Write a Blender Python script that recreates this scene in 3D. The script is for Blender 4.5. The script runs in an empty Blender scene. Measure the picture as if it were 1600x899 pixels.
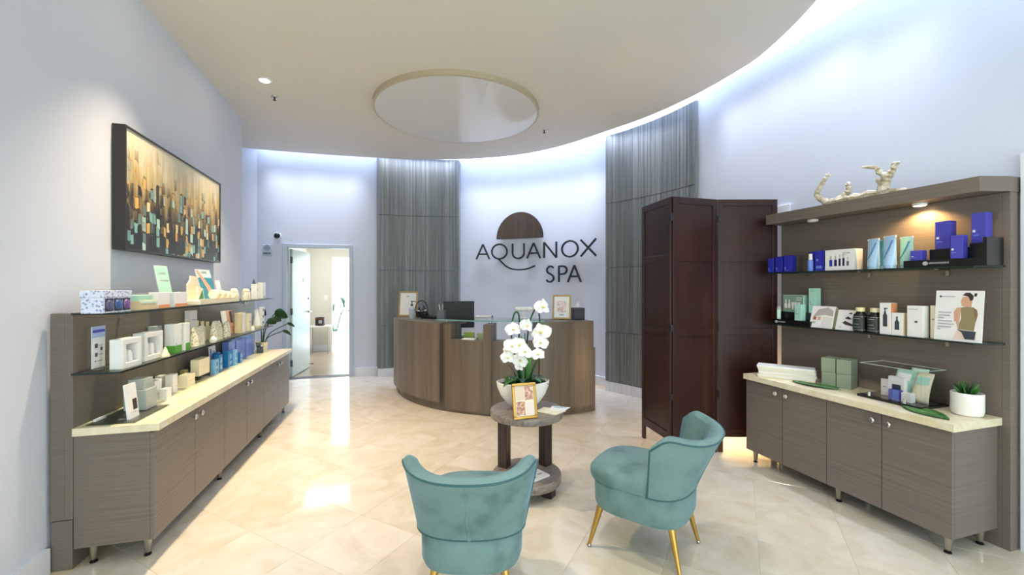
import bpy, math, random
from math import sin, cos, pi, radians as R, sqrt, atan2
from mathutils import Matrix, Vector
random.seed(7)
SC = bpy.context.scene
COL = SC.collection
CAM_H = 1.42
# ---------------------------------------------------------------- camera
cam = bpy.data.cameras.new('camera'); camo = bpy.data.objects.new('camera', cam); COL.objects.link(camo)
cam.sensor_width = 36.0; cam.lens = 660 / 1600 * 36.0; cam.shift_y = -2.5 / 1600
cam.clip_start = 0.05
camo.location = (0, 0, CAM_H); camo.rotation_euler = (R(90), 0, -math.atan(200 / 660))
SC.camera = camo
SC.view_settings.view_transform = 'Standard'; SC.view_settings.look = 'None'
SC.view_settings.exposure = 1.22; SC.view_settings.gamma = 1.0
SC.view_settings.use_curve_mapping = False
try:
    SC.cycles.use_denoising = True
    SC.cycles.max_bounces = 10; SC.cycles.transparent_max_bounces = 16
    SC.cycles.sample_clamp_indirect = 6.0
    SC.cycles.caustics_reflective = False; SC.cycles.caustics_refractive = False
except Exception:
    pass
# ---------------------------------------------------------------- world: soft overcast daylight
W = bpy.data.worlds.new('daylight'); SC.world = W; W.use_nodes = True
bg = W.node_tree.nodes['Background']; bg.inputs[0].default_value = (0.87, 0.935, 1.0, 1); bg.inputs[1].default_value = 2.7
# ---------------------------------------------------------------- lamps
def lamp(name, kind, loc, energy, color, rot=(0, 0, 0), **kw):
    l = bpy.data.lights.new(name, kind); l.energy = energy; l.color = color
    for k, v in kw.items(): setattr(l, k, v)
    o = bpy.data.objects.new(name, l); COL.objects.link(o); o.location = loc; o.rotation_euler = rot
    return o
WARM = (1.0, 0.78, 0.52); NEUTRAL = (1.0, 0.93, 0.84)
SPOT_X = -1.09
DOWNLIGHTS = [(SPOT_X, 3.23, 190), (SPOT_X, 4.54, 175)]
for x, y, e in DOWNLIGHTS:
    lamp('downlight_lamp', 'SPOT', (x, y, 3.365), e, WARM, rot=(0, R(-9), 0), spot_size=R(92 if y < 4 else 84), spot_blend=0.9, shadow_soft_size=0.025)
FILL_LIGHTS = [(0.7, 2.1, 40), (2.0, 1.2, 25), (0.5, 0.2, 40)]  # wide fill spots added outside the view
for x, y, e in FILL_LIGHTS:
    lamp('downlight_lamp', 'SPOT', (x, y, 3.365), e, NEUTRAL, spot_size=R(125), spot_blend=0.8, shadow_soft_size=0.06)
lamp('corridor_fill', 'AREA', (-0.95, 8.5, 2.58), 13, (1.0, 0.96, 0.88), size=0.9)  # unseen area light added to brighten the corridor walls
lamp('shelf_lamp', 'SPOT', (3.14, 1.752, 1.905), 9.0, (1.0, 0.62, 0.25), spot_size=R(150), spot_blend=0.5, shadow_soft_size=0.02)
lamp('uplight_lamp', 'POINT', (2.99, 3.10, 0.30), 7, (1.0, 0.60, 0.22), shadow_soft_size=0.05)
lamp('sun', 'SUN', (0, -6, 8), 5.0, (1.0, 0.95, 0.86), rot=(R(28), 0, R(8)), angle=R(2))
po = lamp('window_portal', 'AREA', (0.8, -2.45, 1.5), 1, (1, 1, 1), rot=(R(-90), 0, R(180)), shape='RECTANGLE', size=4.2, size_y=2.8)
po.data.cycles.is_portal = True
COVE_STRENGTH = 1.5
# unseen strip lamps added in the cove gap to brighten the wall: (x, y, heading of the strip, energy)
WASH = [(-1.45 + 0.45 * i, 6.93, 0, 1.3, 60) for i in range(3)] + [(0.25 + 2.84 * cos(R(a)), 4.05 + 2.84 * sin(R(a)), a - 90, 1.3, 60) for a in (66, 58, 50, 42, 34, 27)] + \
       [(0.25 + 2.79 * cos(R(a)), 4.05 + 2.79 * sin(R(a)), a - 90, 0.8, 110) for a in (92, 84.5, 77, 18, 10, 3)] + [(3.16, 3.30, 90, 0.9, 60), (3.16, 2.85, 90, 0.9, 60), (3.16, 2.4, 90, 0.9, 60), (3.12, 1.95, 90, 0.8, 60)]
for x, y, hd, e, sp in WASH:
    lamp('added_wall_wash', 'AREA', (x, y, 3.445), e, (0.85, 0.88, 1.0), rot=(0, 0, R(hd)), shape='RECTANGLE', size=0.42, size_y=0.10, spread=R(sp))

# ================================================================ helpers
def lin(h):
    h = h.lstrip('#')
    c = [int(h[i:i + 2], 16) / 255 for i in (0, 2, 4)]
    return tuple(x / 12.92 if x <= 0.04045 else ((x + 0.055) / 1.055) ** 2.4 for x in c) + (1.0,)

MATS = {}
def mat(name, col='#ffffff', rough=0.5, metal=0.0, spec=0.5, emit=None, es=0.0, coat=0.0, sheen=0.0):
    if name in MATS: return MATS[name]
    m = bpy.data.materials.new(name); m.use_nodes = True
    b = m.node_tree.nodes['Principled BSDF']
    b.inputs['Base Color'].default_value = lin(col); b.inputs['Roughness'].default_value = rough
    b.inputs['Metallic'].default_value = metal; b.inputs['Specular IOR Level'].default_value = spec
    b.inputs['Coat Weight'].default_value = coat; b.inputs['Coat Roughness'].default_value = 0.1
    if sheen:
        b.inputs['Sheen Weight'].default_value = sheen; b.inputs['Sheen Roughness'].default_value = 0.35
    if emit:
        b.inputs['Emission Color'].default_value = lin(emit); b.inputs['Emission Strength'].default_value = es
    MATS[name] = m
    return m

def nd(m, t, **kw):
    n = m.node_tree.nodes.new(t)
    for k, v in kw.items(): setattr(n, k, v)
    return n
def lk(m, a, b): m.node_tree.links.new(a, b)
def ramp(m, stops, interp='LINEAR'):
    r = nd(m, 'ShaderNodeValToRGB'); e = r.color_ramp; e.interpolation = interp
    while len(e.elements) < len(stops): e.elements.new(0.5)
    for i, (p, c) in enumerate(stops):
        e.elements[i].position = p; e.elements[i].color = lin(c) if isinstance(c, str) else c
    return r
def bsdf(m): return m.node_tree.nodes['Principled BSDF']

def streaks(name, stops, scale, rough=0.5, bump=0.0, detail=4, coord='Object', island=0.0, spec=0.4, extra=None):
    """stretched noise grain; scale = (x, y, z) frequency"""
    if name in MATS: return MATS[name]
    m = mat(name, '#808080', rough, spec=spec)
    tc = nd(m, 'ShaderNodeTexCoord'); mp = nd(m, 'ShaderNodeMapping'); mp.inputs['Scale'].default_value = scale
    lk(m, tc.outputs[coord], mp.inputs[0])
    nz = nd(m, 'ShaderNodeTexNoise'); nz.inputs['Scale'].default_value = 1.0; nz.inputs['Detail'].default_value = detail; nz.inputs['Roughness'].default_value = 0.65
    lk(m, mp.outputs[0], nz.inputs['Vector'])
    fac = nz.outputs['Fac']
    if extra:   # a second, broader figure
        mp2 = nd(m, 'ShaderNodeMapping'); mp2.inputs['Scale'].default_value = extra; lk(m, tc.outputs[coord], mp2.inputs[0])
        n2 = nd(m, 'ShaderNodeTexNoise'); n2.inputs['Scale'].default_value = 1.0; n2.inputs['Detail'].default_value = 3; lk(m, mp2.outputs[0], n2.inputs['Vector'])
        mx = nd(m, 'ShaderNodeMath', operation='MULTIPLY_ADD'); mx.inputs[1].default_value = 0.6; lk(m, n2.outputs['Fac'], mx.inputs[0])
        m2 = nd(m, 'ShaderNodeMath', operation='MULTIPLY'); m2.inputs[1].default_value = 0.4; lk(m, fac, m2.inputs[0]); lk(m, m2.outputs[0], mx.inputs[2])
        fac = mx.outputs[0]
    if island:
        g = nd(m, 'ShaderNodeNewGeometry'); a = nd(m, 'ShaderNodeMath', operation='SUBTRACT'); a.inputs[1].default_value = 0.5
        lk(m, g.outputs['Random Per Island'], a.inputs[0])
        b = nd(m, 'ShaderNodeMath', operation='MULTIPLY_ADD'); b.inputs[1].default_value = island
        lk(m, a.outputs[0], b.inputs[0]); lk(m, fac, b.inputs[2]); fac = b.outputs[0]
    r = ramp(m, stops); lk(m, fac, r.inputs[0]); lk(m, r.outputs[0], bsdf(m).inputs['Base Color'])
    if bump:
        bp = nd(m, 'ShaderNodeBump'); bp.inputs['Strength'].default_value = bump; bp.inputs['Distance'].default_value = 0.002
        lk(m, fac, bp.inputs['Height']); lk(m, bp.outputs[0], bsdf(m).inputs['Normal'])
    return m

def clear(name, tint, gloss=0.05, rough=0.0):
    """thin clear sheet: tinted see-through plus a Fresnel reflection"""
    if name in MATS: return MATS[name]
    m = bpy.data.materials.new(name); m.use_nodes = True; nt = m.node_tree; nt.nodes.clear()
    o = nt.nodes.new('ShaderNodeOutputMaterial'); t = nt.nodes.new('ShaderNodeBsdfTransparent'); t.inputs[0].default_value = lin(tint)
    g = nt.nodes.new('ShaderNodeBsdfGlossy'); g.inputs['Roughness'].default_value = rough
    lw = nt.nodes.new('ShaderNodeLayerWeight'); pw_ = nt.nodes.new('ShaderNodeMath'); pw_.operation = 'POWER'; pw_.inputs[1].default_value = 4.0
    f = nt.nodes.new('ShaderNodeMath'); f.operation = 'MULTIPLY_ADD'; f.inputs[1].default_value = 0.5; f.inputs[2].default_value = gloss
    nt.links.new(lw.outputs['Facing'], pw_.inputs[0]); nt.links.new(pw_.outputs[0], f.inputs[0])
    x = nt.nodes.new('ShaderNodeMixShader'); nt.links.new(f.outputs[0], x.inputs[0]); nt.links.new(t.outputs[0], x.inputs[1]); nt.links.new(g.outputs[0], x.inputs[2])
    nt.links.new(x.outputs[0], o.inputs[0]); MATS[name] = m
    return m

class MB:
    def __init__(s): s.v = []; s.f = []; s.m = []
    def add(s, vs, fs, m=0):
        o = len(s.v); s.v += [tuple(p) for p in vs]; s.f += [tuple(i + o for i in f) for f in fs]; s.m += [m] * len(fs); return s
    def box(s, x0, x1, y0, y1, z0, z1, m=0):
        vs = [(x, y, z) for z in (z0, z1) for x, y in ((x0, y0), (x1, y0), (x1, y1), (x0, y1))]
        return s.add(vs, [(3, 2, 1, 0), (4, 5, 6, 7), (0, 1, 5, 4), (1, 2, 6, 5), (2, 3, 7, 6), (3, 0, 4, 7)], m)
    def slab(s, x0, x1, y0, y1, z0, z1, m=0, me=1):   # box whose four edge faces take another material
        vs = [(x, y, z) for z in (z0, z1) for x, y in ((x0, y0), (x1, y0), (x1, y1), (x0, y1))]
        s.add(vs, [(3, 2, 1, 0), (4, 5, 6, 7)], m)
        return s.add(vs, [(0, 1, 5, 4), (1, 2, 6, 5), (2, 3, 7, 6), (3, 0, 4, 7)], me)
    def prism(s, pts, z0, z1, m=0, me=None):
        n = len(pts); vs = [(x, y, z0) for x, y in pts] + [(x, y, z1) for x, y in pts]
        s.add(vs, [tuple(range(n - 1, -1, -1)), tuple(range(n, 2 * n))], m)
        return s.add(vs, [(i, (i + 1) % n, n + (i + 1) % n, n + i) for i in range(n)], m if me is None else me)
    def plate(s, pts, y0, y1, m=0):                   # polygon in the x-z plane, y0 (front) < y1
        n = len(pts); vs = [(x, y0, z) for x, z in pts] + [(x, y1, z) for x, z in pts]
        fs = [tuple(range(n)), tuple(range(2 * n - 1, n - 1, -1))] + [((i + 1) % n, i, n + i, n + (i + 1) % n) for i in range(n)]
        return s.add(vs, fs, m)
    def lathe(s, prof, n=24, c=(0, 0, 0), m=0, sx=1, sy=1):
        vs = []; fs = []; k = len(prof)
        for r, z in prof:
            for i in range(n):
                a = 2 * pi * i / n; vs.append((c[0] + r * cos(a) * sx, c[1] + r * sin(a) * sy, c[2] + z))
        for j in range(k - 1):
            for i in range(n):
                fs.append((j * n + i, j * n + (i + 1) % n, (j + 1) * n + (i + 1) % n, (j + 1) * n + i))
        fs.append(tuple(range(n - 1, -1, -1))); fs.append(tuple((k - 1) * n + i for i in range(n)))
        return s.add(vs, fs, m)
    def tube(s, path, rad, n=8, m=0, flat=1.0):
        P = [Vector(p) for p in path]; k = len(P)
        rad = [rad] * k if not hasattr(rad, '__len__') else rad
        vs = []; fs = []; up = None
        for i in range(k):
            t = (P[min(i + 1, k - 1)] - P[max(i - 1, 0)]).normalized()
            if up is None:
                up = Vector((0, 0, 1)) if abs(t.z) < 0.9 else Vector((1, 0, 0))
            a = (up - t * up.dot(t)).normalized(); up = a; b = t.cross(a)
            for j in range(n):
                q = 2 * pi * j / n; vs.append(P[i] + (a * cos(q) + b * sin(q) * flat) * rad[i])
        for i in range(k - 1):
            for j in range(n):
                fs.append((i * n + j, i * n + (j + 1) % n, (i + 1) * n + (j + 1) % n, (i + 1) * n + j))
        fs.append(tuple(range(n - 1, -1, -1))); fs.append(tuple((k - 1) * n + j for j in range(n)))
        return s.add(vs, fs, m)
    def grid(s, fn, nu, nv, m=0, wrap=False):
        vs = [fn(i / nu, j / nv) for j in range(nv + 1) for i in range(nu + 1)]
        fs = [(j * (nu + 1) + i, j * (nu + 1) + i + 1, (j + 1) * (nu + 1) + i + 1, (j + 1) * (nu + 1) + i) for j in range(nv) for i in range(nu)]
        return s.add(vs, fs, m)
    def arc(s, c, r0, r1, a0, a1, z0, z1, n=24, m=0):  # curved slab, angles in degrees
        vs = []; fs = []
        for i in range(n + 1):
            a = R(a0 + (a1 - a0) * i / n)
            for r, z in ((r0, z0), (r1, z0), (r1, z1), (r0, z1)): vs.append((c[0] + r * cos(a), c[1] + r * sin(a), z))
        for i in range(n):
            for j in range(4): fs.append((i * 4 + j, i * 4 + (j + 1) % 4, i * 4 + 4 + (j + 1) % 4, i * 4 + 4 + j))
        fs += [(3, 2, 1, 0), (n * 4, n * 4 + 1, n * 4 + 2, n * 4 + 3)]
        return s.add(vs, fs, m)
    def xf(s, M, i0=0):
        for i in range(i0, len(s.v)): s.v[i] = tuple(M @ Vector(s.v[i]))
        return s
    def build(s, name, mats, parent=None, loc=(0, 0, 0), rz=0.0, smooth=False, bevel=0.0, rot=None, flip=True):
        me = bpy.data.meshes.new(name); me.from_pydata(s.v, [], s.f)
        if not isinstance(mats, (list, tuple)): mats = [mats]
        for q in mats: me.materials.append(q)
        if len(mats) > 1: me.polygons.foreach_set('material_index', s.m)
        if flip:
            import bmesh
            b = bmesh.new(); b.from_mesh(me); bmesh.ops.recalc_face_normals(b, faces=b.faces); b.to_mesh(me); b.free()
        if smooth:
            me.shade_smooth()
            me.set_sharp_from_angle(angle=R(38))
        o = bpy.data.objects.new(name, me); COL.objects.link(o)
        o.location = loc; o.rotation_euler = rot if rot else (0, 0, rz)
        if parent: o.parent = parent
        if bevel:
            md = o.modifiers.new('bevel', 'BEVEL'); md.width = bevel; md.segments = 2; md.limit_method = 'ANGLE'
        return o

def tag(o, label, cat, group=None):
    o['label'] = label; o['category'] = cat
    if group: o['group'] = group
    return o
def thing(name, label, cat, loc=(0, 0, 0), rz=0.0, group=None):
    o = bpy.data.objects.new(name, None); COL.objects.link(o); o.empty_display_size = 0.05
    o.location = loc; o.rotation_euler = (0, 0, rz)
    return tag(o, label, cat, group)
def struct(o): o['kind'] = 'structure'; return o
def kids(o): return [c for c in bpy.data.objects if c.parent == o]
def dup(o, parent=None):
    c = o.copy(); COL.objects.link(c)
    if parent: c.parent = parent
    for ch in kids(o): dup(ch, c)
    return c

# ================================================================ materials
M_wall = mat('painted_wall', '#d3d9e7', 0.6, spec=0.3)
M_ceil = mat('ceiling_paint', '#dcd8d0', 0.7, spec=0.2)
M_trim = mat('white_trim', '#e2e4ec', 0.35)
M_wood_h = streaks('grey_laminate_horizontal', [(0.25, '#665c56'), (0.5, '#72685f'), (0.75, '#7d736a')], (1.6, 1.6, 150), 0.42, 0.03)
M_wood_d = streaks('grey_laminate_door', [(0.25, '#685e58'), (0.5, '#746a63'), (0.75, '#80766d')], (1.6, 1.6, 150), 0.38, 0.03)
M_desk = streaks('brown_grey_veneer_vertical', [(0.30, '#524941'), (0.48, '#675d54'), (0.70, '#7b7268')], (55, 55, 1.6), 0.4, 0.05, extra=(7, 7, 0.25))
M_table = streaks('grey_oak', [(0.3, '#655b55'), (0.5, '#80766f'), (0.7, '#968c85')], (6, 70, 40), 0.35, 0.05)
M_strip = streaks('driftwood_strip', [(0.2, '#62676a'), (0.5, '#787d7d'), (0.8, '#92979a')], (40, 40, 1.4), 0.55, 0.05, island=0.30)
M_dark = streaks('dark_walnut_leg', [(0.3, '#2a1d1c'), (0.7, '#463531')], (30, 30, 2), 0.35)
M_mahog = streaks('mahogany', [(0.3, '#281614'), (0.52, '#361e1a'), (0.72, '#452a23')], (26, 26, 1.3), 0.28, 0.04, extra=(5, 5, 0.7))
M_counter = streaks('cream_stone_top', [(0.3, '#dacba6'), (0.5, '#e4d8ba'), (0.7, '#ede4cf')], (14, 14, 14), 0.22, spec=0.5)
M_brass = mat('brushed_brass', '#c9a45a', 0.28, 1.0)
M_gold = mat('gold_frame', '#b58a48', 0.32, 1.0)
M_pale_gold = mat('pale_gold_frame', '#b09462', 0.4, 0.8)
M_chrome = mat('chrome', '#d8d8d8', 0.12, 1.0)
M_steel = mat('satin_steel', '#b7b0a6', 0.3, 1.0)
M_white = mat('white_card', '#eceaea', 0.5)
M_white_g = mat('white_glazed', '#f1eeea', 0.3)
M_cream = mat('cream_card', '#ece2c8', 0.5)
M_beige = mat('beige_card', '#d9c6a2', 0.55)
M_black = mat('black_plastic', '#0d0f13', 0.25)
M_blackm = mat('black_matte', '#15151a', 0.5)
M_ink = mat('grey_ink', '#55585e', 0.6)
M_lightink = mat('pale_grey_ink', '#a9abb0', 0.6)
M_blue = mat('royal_blue_card', '#2b2fa8', 0.35)
M_navy = mat('navy_card', '#161a55', 0.35)
M_violet = mat('violet_blue_card', '#4a48b4', 0.35)
M_lav = mat('lavender_blue_card', '#6f86dc', 0.4)
M_azure = mat('azure_card', '#1f78bd', 0.35)
M_sky = mat('sky_blue_card', '#7db6e4', 0.35)
M_mint = mat('mint_card', '#a9d8c8', 0.45)
M_mintw = mat('pale_mint', '#cdeadc', 0.5)
M_sage = mat('sage_card', '#8f9c88', 0.5)
M_silver = mat('silver_grey_card', '#b3b9b4', 0.4)
M_green = mat('green_print', '#5aa53a', 0.45)
M_dgreen = mat('deep_green_print', '#2f7a55', 0.5)
M_orange = mat('orange_print', '#e39a6a', 0.5)
M_skin = mat('skin_tone_print', '#d3a28a', 0.5)
M_skin2 = mat('olive_tone_print', '#8f8560', 0.5)
M_hair = mat('dark_hair_print', '#3a2c2a', 0.5)
M_sea = mat('sea_print', '#2f86a0', 0.5)
M_red = mat('dull_red_print', '#a5543c', 0.5)
M_slate = mat('slate_print', '#39424e', 0.5)
M_leaf = streaks('leaf_green', [(0.3, '#1f4a22'), (0.7, '#4c8a3a')], (12, 12, 12), 0.4)
M_leaf_d = streaks('dark_leaf_green', [(0.3, '#12301c'), (0.7, '#2b5c34')], (10, 10, 10), 0.4)
M_soil = streaks('dark_soil_moss', [(0.3, '#171309'), (0.7, '#3a3a1c')], (60, 60, 60), 0.9)
M_petal = mat('white_petal', '#f3f1ee', 0.45)
M_lip = mat('yellow_lip', '#e2cf7a', 0.5)
M_wood_b = streaks('bleached_root', [(0.3, '#8d7a5c'), (0.5, '#c9bda6'), (0.7, '#e3dccd')], (22, 22, 22), 0.7, 0.3)
M_glass = clear('clear_glass', '#f3faf6'); M_gedge = mat('dark_glass_edge', '#1c2a26', 0.15)
M_gedge2 = mat('green_glass_edge', '#6f9a9a', 0.15)
M_acr = clear('clear_acrylic', '#fbfcfc')
M_acrw = clear('frosted_acrylic', '#cfd6d4', rough=0.3)
M_ltgold = mat('champagne_lid', '#e8dcb0', 0.35)

# patterned gift card
def pattern(name, c1, c2, scale, rough=0.5):
    if name in MATS: return MATS[name]
    m = mat(name, '#ffffff', rough); tc = nd(m, 'ShaderNodeTexCoord'); v = nd(m, 'ShaderNodeTexVoronoi'); v.inputs['Scale'].default_value = scale
    lk(m, tc.outputs['Object'], v.inputs['Vector']); r = ramp(m, [(0.25, c1), (0.5, c2)]); lk(m, v.outputs['Distance'], r.inputs[0]); lk(m, r.outputs[0], bsdf(m).inputs['Base Color'])
    return m
M_pat = pattern('blue_floral_card', '#8e9ac8', '#dfe5f6', 70)
M_patg = pattern('gold_floral_pouch', '#c9b489', '#f0ead6', 60)

# travertine tiles
M_tile = mat('polished_travertine', '#e6d9c0', 0.13, spec=0.55)
def _tile(m):
    g = nd(m, 'ShaderNodeNewGeometry'); oi = nd(m, 'ShaderNodeObjectInfo')
    sc = nd(m, 'ShaderNodeVectorMath', operation='SCALE'); sc.inputs['Scale'].default_value = 1.0; lk(m, g.outputs['Position'], sc.inputs[0])
    mu = nd(m, 'ShaderNodeMath', operation='MULTIPLY'); mu.inputs[1].default_value = 37.0; lk(m, oi.outputs['Random'], mu.inputs[0])
    ad = nd(m, 'ShaderNodeVectorMath', operation='ADD'); lk(m, sc.outputs[0], ad.inputs[0]); lk(m, mu.outputs[0], ad.inputs[1])
    n1 = nd(m, 'ShaderNodeTexNoise'); n1.inputs['Scale'].default_value = 3.2; n1.inputs['Detail'].default_value = 7; n1.inputs['Roughness'].default_value = 0.62; n1.inputs['Distortion'].default_value = 1.2
    lk(m, ad.outputs[0], n1.inputs['Vector'])
    r = ramp(m, [(0.24, '#bfb39d'), (0.42, '#cac1b0'), (0.56, '#d2cabd'), (0.76, '#d9d4ca')]); 
    a = nd(m, 'ShaderNodeMath', operation='SUBTRACT'); a.inputs[1].default_value = 0.5; lk(m, oi.outputs['Random'], a.inputs[0])
    b = nd(m, 'ShaderNodeMath', operation='MULTIPLY_ADD'); b.inputs[1].default_value = 0.09; lk(m, a.outputs[0], b.inputs[0]); lk(m, n1.outputs['Fac'], b.inputs[2])
    lk(m, b.outputs[0], r.inputs[0]); lk(m, r.outputs[0], bsdf(m).inputs['Base Color'])
    n2 = nd(m, 'ShaderNodeTexNoise'); n2.inputs['Scale'].default_value = 9; lk(m, ad.outputs[0], n2.inputs['Vector'])
    rr = nd(m, 'ShaderNodeMapRange'); rr.inputs[3].default_value = 0.05; rr.inputs[4].default_value = 0.13; lk(m, n2.outputs['Fac'], rr.inputs[0]); lk(m, rr.outputs[0], bsdf(m).inputs['Roughness'])
_tile(M_tile)

# velvet
M_velvet = mat('teal_velvet', '#4f8f92', 0.6, spec=0.2, sheen=0.5)
def _velvet(m):
    tc = nd(m, 'ShaderNodeTexCoord'); n = nd(m, 'ShaderNodeTexNoise'); n.inputs['Scale'].default_value = 6; n.inputs['Detail'].default_value = 5
    lk(m, tc.outputs['Object'], n.inputs['Vector']); r = ramp(m, [(0.34, '#587474'), (0.46, '#6b8888'), (0.7, '#759292')]); lk(m, n.outputs['Fac'], r.inputs[0]); lk(m, r.outputs[0], bsdf(m).inputs['Base Color'])
    bsdf(m).inputs['Sheen Tint'].default_value = lin('#8fbce6')  # blue sheen tint imitates cool light falling on the upper faces
_velvet(M_velvet)
M_piping = mat('dark_teal_piping', '#28585e', 0.6, sheen=0.3)

# abstract painting
M_paint = mat('abstract_canvas', '#c0a060', 0.45)
def _paint(m):
    tc = nd(m, 'ShaderNodeTexCoord'); sx = nd(m, 'ShaderNodeSeparateXYZ'); lk(m, tc.outputs['Object'], sx.inputs[0])
    h = nd(m, 'ShaderNodeMapRange'); h.inputs[1].default_value = 0; h.inputs[2].default_value = 0.77; lk(m, sx.outputs[2], h.inputs[0])
    def noise(scale, det=5):
        mp = nd(m, 'ShaderNodeMapping'); mp.inputs['Scale'].default_value = scale; lk(m, tc.outputs['Object'], mp.inputs[0])
        n = nd(m, 'ShaderNodeTexNoise'); n.inputs['Scale'].default_value = 1; n.inputs['Detail'].default_value = det; lk(m, mp.outputs[0], n.inputs['Vector']); return n
    n1 = noise((16, 1, 3)); n2 = noise((60, 1, 4))
    def madd(a, k, b):
        q = nd(m, 'ShaderNodeMath', operation='MULTIPLY_ADD'); q.inputs[1].default_value = k; lk(m, a, q.inputs[0])
        if isinstance(b, float): q.inputs[2].default_value = b
        else: lk(m, b, q.inputs[2])
        return q.outputs[0]
    t = madd(n1.outputs['Fac'], 0.75, madd(n2.outputs['Fac'], 0.35, madd(h.outputs[0], 1.0, -0.56)))
    r = ramp(m, [(0.0, '#20211f'), (0.22, '#4a3c28'), (0.40, '#7d6b48'), (0.56, '#b39a60'), (0.74, '#cdbd8e'), (0.9, '#d9d0b6')]); lk(m, t, r.inputs[0])
    # blocks
    wv = nd(m, 'ShaderNodeVectorMath', operation='MULTIPLY_ADD'); wv.inputs[1].default_value = (0.03, 0, 0.05); lk(m, n1.outputs['Color'], wv.inputs[0]); lk(m, tc.outputs['Object'], wv.inputs[2])
    def blocks(scale):
        mp = nd(m, 'ShaderNodeMapping'); mp.inputs['Scale'].default_value = scale; lk(m, wv.outputs[0], mp.inputs[0])
        v = nd(m, 'ShaderNodeTexVoronoi', distance='CHEBYCHEV'); v.inputs['Scale'].default_value = 1; v.inputs['Randomness'].default_value = 0.7; lk(m, mp.outputs[0], v.inputs['Vector']); return v
    v = blocks((22, 0.1, 13)); s2 = nd(m, 'ShaderNodeSeparateXYZ'); lk(m, v.outputs['Color'], s2.inputs[0])
    bc = ramp(m, [(0.0, '#14181c'), (0.18, '#3a2e22'), (0.32, '#7fb0a8'), (0.50, '#b4d4cb'), (0.62, '#d0a758'), (0.74, '#6b9296'), (0.84, '#e0cf9c'), (0.93, '#22252a')], 'CONSTANT'); lk(m, s2.outputs[0], bc.inputs[0])
    edge = nd(m, 'ShaderNodeMapRange'); edge.inputs[1].default_value = 0.40; edge.inputs[2].default_value = 0.47; edge.inputs[3].default_value = 0; edge.inputs[4].default_value = 1; lk(m, v.outputs['Distance'], edge.inputs[0])
    dk_ = nd(m, 'ShaderNodeMix', data_type='RGBA'); dk_.inputs[7].default_value = lin('#1a1612'); lk(m, edge.outputs[0], dk_.inputs[0]); lk(m, bc.outputs[0], dk_.inputs[6])
    k = nd(m, 'ShaderNodeMapRange'); k.inputs[1].default_value = 0.46; k.inputs[2].default_value = 0.10; k.inputs[3].default_value = 0; k.inputs[4].default_value = 0.95
    lk(m, madd(s2.outputs[1], 0.75, madd(n1.outputs['Fac'], 0.4, madd(h.outputs[0], 1.15, -0.85))), k.inputs[0])
    mx = nd(m, 'ShaderNodeMix', data_type='RGBA'); lk(m, k.outputs[0], mx.inputs[0]); lk(m, r.outputs[0], mx.inputs[6]); lk(m, dk_.outputs[2], mx.inputs[7])
    lk(m, mx.outputs[2], bsdf(m).inputs['Base Color'])
_paint(M_paint)
M_photo = streaks('blush_photograph', [(0.35, '#8f5f4c'), (0.5, '#c9977f'), (0.65, '#e8d2c4')], (45, 45, 45))
M_photo2 = streaks('pastel_photograph', [(0.35, '#c98f86'), (0.5, '#e6cfc9'), (0.65, '#f0ecea')], (22, 22, 22))

# ================================================================ room shell
WC = (0.25, 4.05); WR = 3.05            # centre and radius of the curved back wall
ZW = 3.75
fl = MB().box(-2.3, 3.45, -2.6, 7.12, -0.12, -0.002).build('floor', mat('floor_grout', '#cfc0a2', 0.3)); struct(fl)
# diagonal tiles
def inside(x, y):
    if y > 7.05 or y < 0.75 or x > 3.25: return False
    if x < (-1.58 if y < 5.68 else -2.05): return False
    dx, dy = x - WC[0], y - WC[1]
    return not (dx > 0 and dy > 0 and dx * dx + dy * dy > (WR - 0.03) ** 2)
TS = 0.43; g_ = 0.0012; hb = TS / 2 - g_ / 2
tile = MB(); ch = 0.0012
tile.add([(-hb, -hb, -0.012), (hb, -hb, -0.012), (hb, hb, -0.012), (-hb, hb, -0.012), (-hb, -hb, -ch), (hb, -hb, -ch), (hb, hb, -ch), (-hb, hb, -ch),
          (-hb + ch, -hb + ch, 0), (hb - ch, -hb + ch, 0), (hb - ch, hb - ch, 0), (-hb + ch, hb - ch, 0)],
         [(8, 9, 10, 11)] + [(i, (i + 1) % 4, 4 + (i + 1) % 4, 4 + i) for i in range(4)] + [(4 + i, 4 + (i + 1) % 4, 8 + (i + 1) % 4, 8 + i) for i in range(4)])
t0 = tile.build('floor_tile', M_tile, fl); first = True
for i in range(-24, 25):
    for j in range(-24, 25):
        u, v = (i + 0.5) * TS, (j + 0.5) * TS
        x = -0.434 + (u - v) * 0.70711; y = 2.469 + (u + v) * 0.70711
        if not inside(x, y): continue
        o = t0 if first else t0.copy()
        if not first: COL.objects.link(o)
        first = False; o.location = (x, y, 0); o.rotation_euler = (0, 0, R(45 + 90 * random.randint(0, 3)))
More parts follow.
